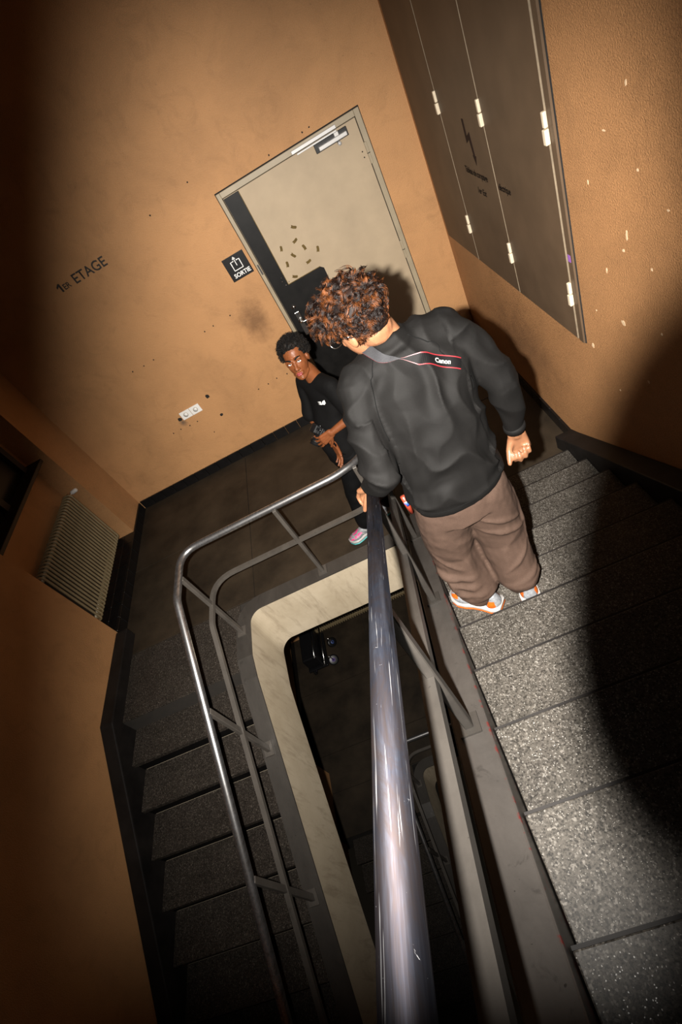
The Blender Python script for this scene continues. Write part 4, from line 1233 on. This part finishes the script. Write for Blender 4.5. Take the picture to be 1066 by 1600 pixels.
for _ in range(4):
    _pp = [_pp[0]] + [(_pp[i - 1] + _pp[i] * 2 + _pp[i + 1]) / 4 for i in range(1, NSF)] + [_pp[-1]]
def strap_frame(t):
    t = max(0.0, min(1.0, t)) * NSF; k = min(int(t), NSF - 1); f = t - k
    p = _pp[k].lerp(_pp[k + 1], f); n_ = _nn[k].lerp(_nn[k + 1], f).normalized()
    d = (_pp[min(k + 2, NSF)] - _pp[max(k - 1, 0)]).normalized()
    side = n_.cross(d).normalized()
    return p, n_, d, side
def ribbon(nm, t0, t1, lo, hi, off, mat, twist=None, N=40):
    vs, fs = [], []
    for i in range(N + 1):
        t = t0 + (t1 - t0) * i / N
        p, n_, d, sd = strap_frame(t)
        w_ = twist(t) if twist else 1.0
        bow = 0.004 * math.sin(math.pi * (t - t0) / (t1 - t0))
        for s_ in (lo, hi):
            q = p + sd * s_ * w_ + n_ * (off + bow)
            vs += [q, q + n_ * 0.0014]
    for i in range(N):
        a = i * 4
        fs += [(a, a + 2, a + 6, a + 4), (a + 1, a + 5, a + 7, a + 3), (a, a + 4, a + 5, a + 1), (a + 2, a + 3, a + 7, a + 6)]
    fs += [(0, 1, 3, 2), (N * 4, N * 4 + 2, N * 4 + 3, N * 4 + 1)]
    return mesh(nm, vs, fs, mat, st)
TW = 0.46
def tw_a(t): return 1.0 if t < TW - 0.16 else max(0.12, (TW - t) / 0.16)
def tw_b(t): return 1.0 if t > TW + 0.16 else max(0.12, (t - TW) / 0.16)
ribbon('strap_back_face', 0.0, TW, -.017, .017, .004, M['strap_grey'], tw_a)
ribbon('strap_front_face', TW, 1.0, -.019, .019, .004, M['strap_black'], tw_b)
ribbon('red_edge', TW, 1.0, .0165, .0195, .0052, M['strap_red'], tw_b)
ribbon('red_edge', TW, 1.0, -.0195, -.0165, .0052, M['strap_red'], tw_b)
ribbon('red_edge', 0.05, TW, -.0175, -.0155, .0035, M['strap_red'], tw_a)
SL = sum((strap_frame(.78 + .02 * i)[0] - strap_frame(.76 + .02 * i)[0]).length for i in range(9)) / 0.18
def on_strap(u, v):
    t = 0.755 + u / SL
    p, n_, d, sd = strap_frame(t)
    return p + sd * (v - .007) + n_ * 0.0105
place_text('lettering', 'Canon', 0.021, on_strap, M['strap_white'], st, bold=0.0006)

# ---- drink carton peeking from the trouser pocket
pc = V((-.098, 1.480, 1.425))
pk = tube('snack_tube', [pc + V((0, 0, -.06)), pc + V((-.002, 0, .04))], 0.0105, M['can_red'], None, 14)
tag(pk, 'red tube with a blue and white band in the trouser pocket', 'tube')
tube('blue_band', [pc + V((0, 0, -.012)), pc + V((-.001, 0, .010))], 0.0109, M['can_blue'], pk, 14)
tube('white_band', [pc + V((0, 0, .010)), pc + V((-.001, 0, .015))], 0.0110, M['white_print'], pk, 14)

# ================================================================== THE BOY on the landing
ang = math.radians(212)
bf = V((math.cos(ang), math.sin(ang), 0)); bl_ = V((-bf.y, bf.x, 0))
neck = V((-.335, 2.985, 1.315)); pelv = V((-.405, 2.945, .80))
bh = V((-.372, 2.975, 1.475))
toc = (CAM - bh).normalized()
bdir = rotv(V((toc.x, toc.y, 0)).normalized(), V((0, 0, 1)), math.radians(-17))
BF = frame((bdir + V((0, 0, 0.20))).normalized())
BX, BY, BZ = BF.col[0], BF.col[1], BF.col[2]
BS = 0.97
def hb(x, y, z): return bh + (BX * x + BY * y + BZ * z) * BS
bm = bmesh.new()
mid = (neck + pelv) / 2
add_loft(bm, [(pelv + V((0, 0, -.02)), .125, .09), (mid - V((0, 0, .05)), .115, .08), (neck - V((0, 0, .14)), .12, .075), (neck - V((0, 0, .05)), .10, .05), (neck + V((0, 0, .01)), .05, .05)], bl_)
BLSH, BLEL, BLWR = neck + bl_ * .140 + V((0, 0, -.050)), V((-.205, 2.800, 1.050)), V((-.400, 2.800, 1.005))
BRSH, BREL, BRWR = neck - bl_ * .138 + V((0, 0, -.050)), V((-.490, 3.040, 1.02)), V((-.430, 2.850, .895))
add_chain(bm, [(BLSH, .040), (BLEL, .034), (BLWR, .023)])
add_chain(bm, [(BRSH, .040), (BREL, .034), (BRWR, .023)])
for hip, knee, ank in ((pelv - bl_ * .07, V((-.335, 2.965, .44)), V((-.315, 2.965, .09))), (pelv + bl_ * .07, V((-.475, 2.875, .44)), V((-.535, 2.850, .09)))):
    add_chain(bm, [(hip, .07), (knee, .045), (ank, .033)])
add_chain(bm, [(neck - V((0, 0, .02)), .054), (neck + V((-.01, -.003, .06)), .047), (hb(0, -.02, -.06), .05)])
add_ell(bm, hb(0, -.012, .045), (.072, .090, .082), BF)
add_ell(bm, hb(0, .024, -.015), (.063, .064, .080), BF)
add_ell(bm, hb(0, .034, -.066), (.044, .046, .040), BF)
add_ell(bm, hb(0, .066, -.100), (.021, .018, .016), BF)
for sx in (-1, 1):
    add_ell(bm, hb(sx * .038, .052, -.022), (.019, .021, .020), BF)
    add_cone(bm, hb(sx * .012, .086, .026), hb(sx * .044, .074, .024), .009, .009)
    add_ell(bm, hb(sx * .072, -.008, -.005), (.010, .020, .030), BF)
    add_ell(bm, hb(sx * .012, .093, -.034), (.0085, .010, .008), BF)
    add_cone(bm, hb(sx * .042, .030, -.075), hb(sx * .014, .060, -.100), .014, .014)
add_chain(bm, [(hb(0, .082, .018), .008), (hb(0, .096, -.015), .0095), (hb(0, .103, -.032), .0115)])
add_cone(bm, hb(-.018, .083, -.064), hb(.018, .083, -.064), .012, .012)
nb1 = hand_prims(bm, BLWR, (-.80, .10, -.30), (-.2, .9, -.2), 1, (0.35, 0.5, 0.35), 0.92, (0.8, 0.6, 0.2), 0.16, 0.15)
nb2 = hand_prims(bm, BRWR, (.03, -.45, -.85), (-.6, -.2, .2), -1, (0.25, 0.3, 0.25), 0.92, (0.7, 0.7, 0.15), 0.10, 0.15)
boy = fuse('person', bm, 0.004, M['skin_boy'], None, 5)
tag(boy, 'person in black T-shirt looking up from the landing, holding a black camera', 'person')
for p, dv, up_ in nb1 + nb2:
    bm = bmesh.new(); add_ell(bm, p + up_ * .006, (.0045, .006, .002), Matrix((dv.cross(up_), dv, up_)).transposed(), 2)
    me = bpy.data.meshes.new('finger_nail'); bm.to_mesh(me); bm.free(); link('finger_nail', me, M['nail'], boy, True)
# eyes look at the camera
for sx in (-1, 1):
    ec = hb(sx * .030, .0735, .006)
    bm = bmesh.new(); add_ell(bm, ec, (.0150, .0105, .0088), BF)
    me = bpy.data.meshes.new('eye'); bm.to_mesh(me); bm.free(); ey = link('eye', me, M['eye_white'], boy, True)
    g_ = (CAM - ec).normalized()
    bm = bmesh.new(); add_ell(bm, ec + g_ * .0072, (.0062, .0040, .0062), frame(g_))
    me = bpy.data.meshes.new('iris'); bm.to_mesh(me); bm.free(); link('iris', me, M['iris'], ey, True)
    tube('upper_lid', [hb(sx * (.030 + .017 * t), .0785 + .006 * (1 - t * t) - .004 * t, .0085 + .0065 * (1 - t * t)) for t in np.linspace(-1, 1, 9)], 0.0036, M['skin_boy'], ey, 8)
    tube('lash_line', [hb(sx * (.030 + .0155 * t), .0820 + .006 * (1 - t * t) - .004 * t, .0065 + .0055 * (1 - t * t)) for t in np.linspace(-1, 1, 9)], 0.0014, M['hair_black'], ey, 6)
    tube('lower_lid', [hb(sx * (.030 + .016 * t), .0780 + .004 * (1 - t * t) - .004 * t, .004 - .0075 * (1 - t * t)) for t in np.linspace(-1, 1, 9)], 0.0028, M['skin_boy'], ey, 8)
    tube('eyebrow', [hb(sx * (.013 + .037 * t), .0955 - .016 * t * t, .0255 + .009 * math.sin(t * 2.3)) for t in np.linspace(0, 1, 9)], [0.0042, 0.0052, 0.0054, 0.0052, 0.005, 0.0045, 0.004, 0.003, 0.002], M['hair_black'], boy, 8)
    tube('nostril', [hb(sx * .008, .1035, -.0415), hb(sx * .009, .100, -.040)], 0.003, M['dark_hole'], boy, 8)
bm = bmesh.new()
add_chain(bm, [(hb(-.024, .0835, -.0655), .0032), (hb(-.010, .0945, -.0600), .0052), (hb(0, .0955, -.0612), .0048), (hb(.010, .0945, -.0600), .0052), (hb(.024, .0835, -.0655), .0032)])
add_chain(bm, [(hb(-.022, .0835, -.0680), .0034), (hb(-.008, .0945, -.0715), .0062), (hb(.008, .0945, -.0715), .0062), (hb(.022, .0835, -.0680), .0034)])
lp = fuse('lips', bm, 0.0018, M['lips'], boy, 2)
tube('mouth_line', [hb(x, .0985 - 14 * x * x, -.0658 + 3.0 * x * x) for x in np.linspace(-.022, .022, 9)], 0.0012, M['dark_hole'], lp, 6)
# afro
bm = bmesh.new()
add_ell(bm, hb(0, -.030, .056), (.088, .094, .088), BF)
add_ell(bm, hb(0, .006, .098), (.070, .066, .042), BF)
hr2 = fuse('hair', bm, 0.005, M['hair_black'], boy, 2, 0.5, lambda p: 0.006 * noise.noise(p * 60.0) + 0.004 * noise.noise(p * 130.0))
def zone_boy(d):
    if d.y > 0.50 and d.z < 0.55: return 0
    if d.z < -0.45: return 0
    return 1.0
curls('coil_locks', hr2, M['hair_black'], hb, 900, 11, zone_boy, 0.022, 0.0024, (0.0042, 1.5), 0.75, 8, (.086, .092, .086, (0, -.030, .056)), 4)
curls('coil_locks', hr2, M['hair_black'], hb, 260, 12, lambda d: 1.0 if d.z > -0.15 else 0, 0.022, 0.0024, (0.0042, 1.5), 0.75, 8, (.069, .066, .042, (0, .006, .098)), 4)
# T-shirt with a small white mark
bm = bmesh.new()
add_loft(bm, [(pelv + V((0, 0, -.10)), .155, .118), (pelv + V((0, 0, .02)), .150, .112), (mid, .134, .094), (neck - V((0, 0, .16)), .148, .100), (neck - V((0, 0, .060)), .145, .078), (neck - V((0, 0, .012)), .085, .068)], bl_)
add_cone(bm, neck + V((0, 0, -.045)), BLSH, .070, .064)
add_cone(bm, neck + V((0, 0, -.045)), BRSH, .070, .064)
add_chain(bm, [(BLSH, .062), (BLSH.lerp(BLEL, .5), .062), (BLSH.lerp(BLEL, .85), .066)])
add_chain(bm, [(BRSH, .062), (BRSH.lerp(BREL, .5), .060), (BRSH.lerp(BREL, .85), .062)])
def tee_fn(p): return 0.005 * noise.noise(V((p.x * 10, p.y * 10, p.z * 6))) + 0.004 * math.sin(26 * (p.z + .5 * p.x) + 2 * noise.noise(p * 8))
te = fuse('t_shirt', bm, 0.008, M['tee'], boy, 6, 0.5, tee_fn)
tbv = bvh_of(te, V((0, 0, 0)))
lc, ln, _, _ = tbv.find_nearest(V((-.345, 2.885, 1.175)))
lu = V((0, 0, 1)); lr = ln.cross(lu).normalized() * -1; lu = lr.cross(ln) * -1
if lu.z < 0: lu = -lu
lr = lu.cross(ln)
def logo(u, v): 
    p = lc + lr * u + lu * v
    loc, nn, _, _ = tbv.find_nearest(p)
    return loc + nn * 0.0015
for k, r_ in enumerate((.012, .020, .028)):
    pts = [logo(.020 - r_ * math.cos(a), -.006 + r_ * math.sin(a)) for a in np.linspace(0.05, math.pi / 2, 8)]
    tube('print_arc', pts, 0.0034, M['white_print'], te, 6)
for k, v_ in enumerate((.018, .009, .0)):
    tube('print_line', [logo(-.040, v_ - .004), logo(-.014, v_ - .004)], 0.0022, M['white_print'], te, 6)
# black trousers
bm = bmesh.new()
add_loft(bm, [(pelv + V((0, 0, .02)), .135, .098), (pelv + V((0, 0, -.08)), .140, .105), (pelv + V((0, 0, -.16)), .135, .10)], bl_)
for hip, knee, ank in ((pelv - bl_ * .07, V((-.335, 2.965, .44)), V((-.315, 2.965, .12))), (pelv + bl_ * .07, V((-.475, 2.875, .44)), V((-.535, 2.850, .12)))):
    add_chain(bm, [(hip + V((0, 0, -.05)), .092), (knee, .078), (ank, .068)])
fuse('trousers', bm, 0.009, M['black_trousers'], boy, 5, 0.5, lambda p: 0.006 * noise.noise(p * 14.0))
shoe(boy, (-.470, 2.868, 0), (-.715, 2.800, 0), .10, (M['shoe_grey'], M['shoe_white'], M['teal'], M['pink']), 0.55)
shoe(boy, (-.255, 2.985, 0), (-.490, 2.93, 0), .10, (M['shoe_grey'], M['shoe_white'], M['teal'], M['pink']), 0.55)
# wrist bands
for t_ in (0.82, 0.88):
    c_ = BREL.lerp(BRWR, t_); d_ = (BRWR - BREL).normalized()
    u_ = d_.orthogonal().normalized(); v_ = d_.cross(u_)
    tube('wristband', [c_ + (u_ * math.cos(a) + v_ * math.sin(a)) * .0275 for a in np.linspace(0, 2 * math.pi, 25)], 0.004, M['black_plastic'], boy, 8)
# ---- the camera in the hand
cmr = V((-.468, 2.905, .985))
kf = frame((-.75, -.35, -.45))
def kp(x, y, z): return cmr + kf.col[0] * x + kf.col[1] * y + kf.col[2] * z
kam = empty('hand_camera', cmr, 'black camera with strap held at the waist on the landing', 'camera')
def kbox(nm, lo, hi, mat, bev, par):
    vs = [kp(*v) for v in boxv(lo, hi)]
    o = mesh(nm, vs, BOXF, mat, par); bevel_mesh(o.data, bev); return o
kb = kbox('camera_body', (-.068, -.03, -.045), (.068, .03, .045), M['black_plastic'], .008, kam)
kbox('grip', (-.075, -.025, -.045), (-.045, .045, .035), M['black_plastic'], .010, kb)
kbox('viewfinder_hump', (-.028, -.032, .040), (.028, .030, .070), M['black_plastic'], .008, kb)
ln_ = tube('lens_barrel', [kp(0, .028, 0), kp(0, .06, 0), kp(0, .061, 0), kp(0, .10, 0)], [.034, .034, .037, .036], M['black_plastic'], kam, 24)
tube('zoom_ring', [kp(0, .066, 0), kp(0, .084, 0)], .0385, M['black_plate'], ln_, 24)
tube('front_glass', [kp(0, .099, 0), kp(0, .1012, 0)], .030, M['glass'], ln_, 24)
for (x, z) in ((-.055, .047), (.045, .047), (.055, .03)):
    tube('dial', [kp(x, -.008, z - .002), kp(x, -.008, z + .008)], .011, M['chrome'] if x > .05 else M['black_plastic'], kb, 14)
for (x, z) in ((.05, .01), (.055, -.01), (.045, -.03), (.03, .03), (-.02, .036)):
    tube('button', [kp(x, -.030, z), kp(x, -.0335, z)], .0045, M['chrome'], kb, 8)
kbox('screen', (-.038, -.0315, -.034), (.036, -.0295, .028), M['glass'], .001, kb)
for k, dx in enumerate((-.066, .066)):
    a = kp(dx, 0, .035)
    tube('strap', rounded([a, a + V((.03, -.03, -.06)), a + V((.05 - .03 * k, -.04, -.20)), a + V((.065 - .04 * k, -.02, -.235)), a + V((.075 - .03 * k, .0, -.10))], .05, 6), .005, M['strap_black'], kam, sq=(.008, .0015))
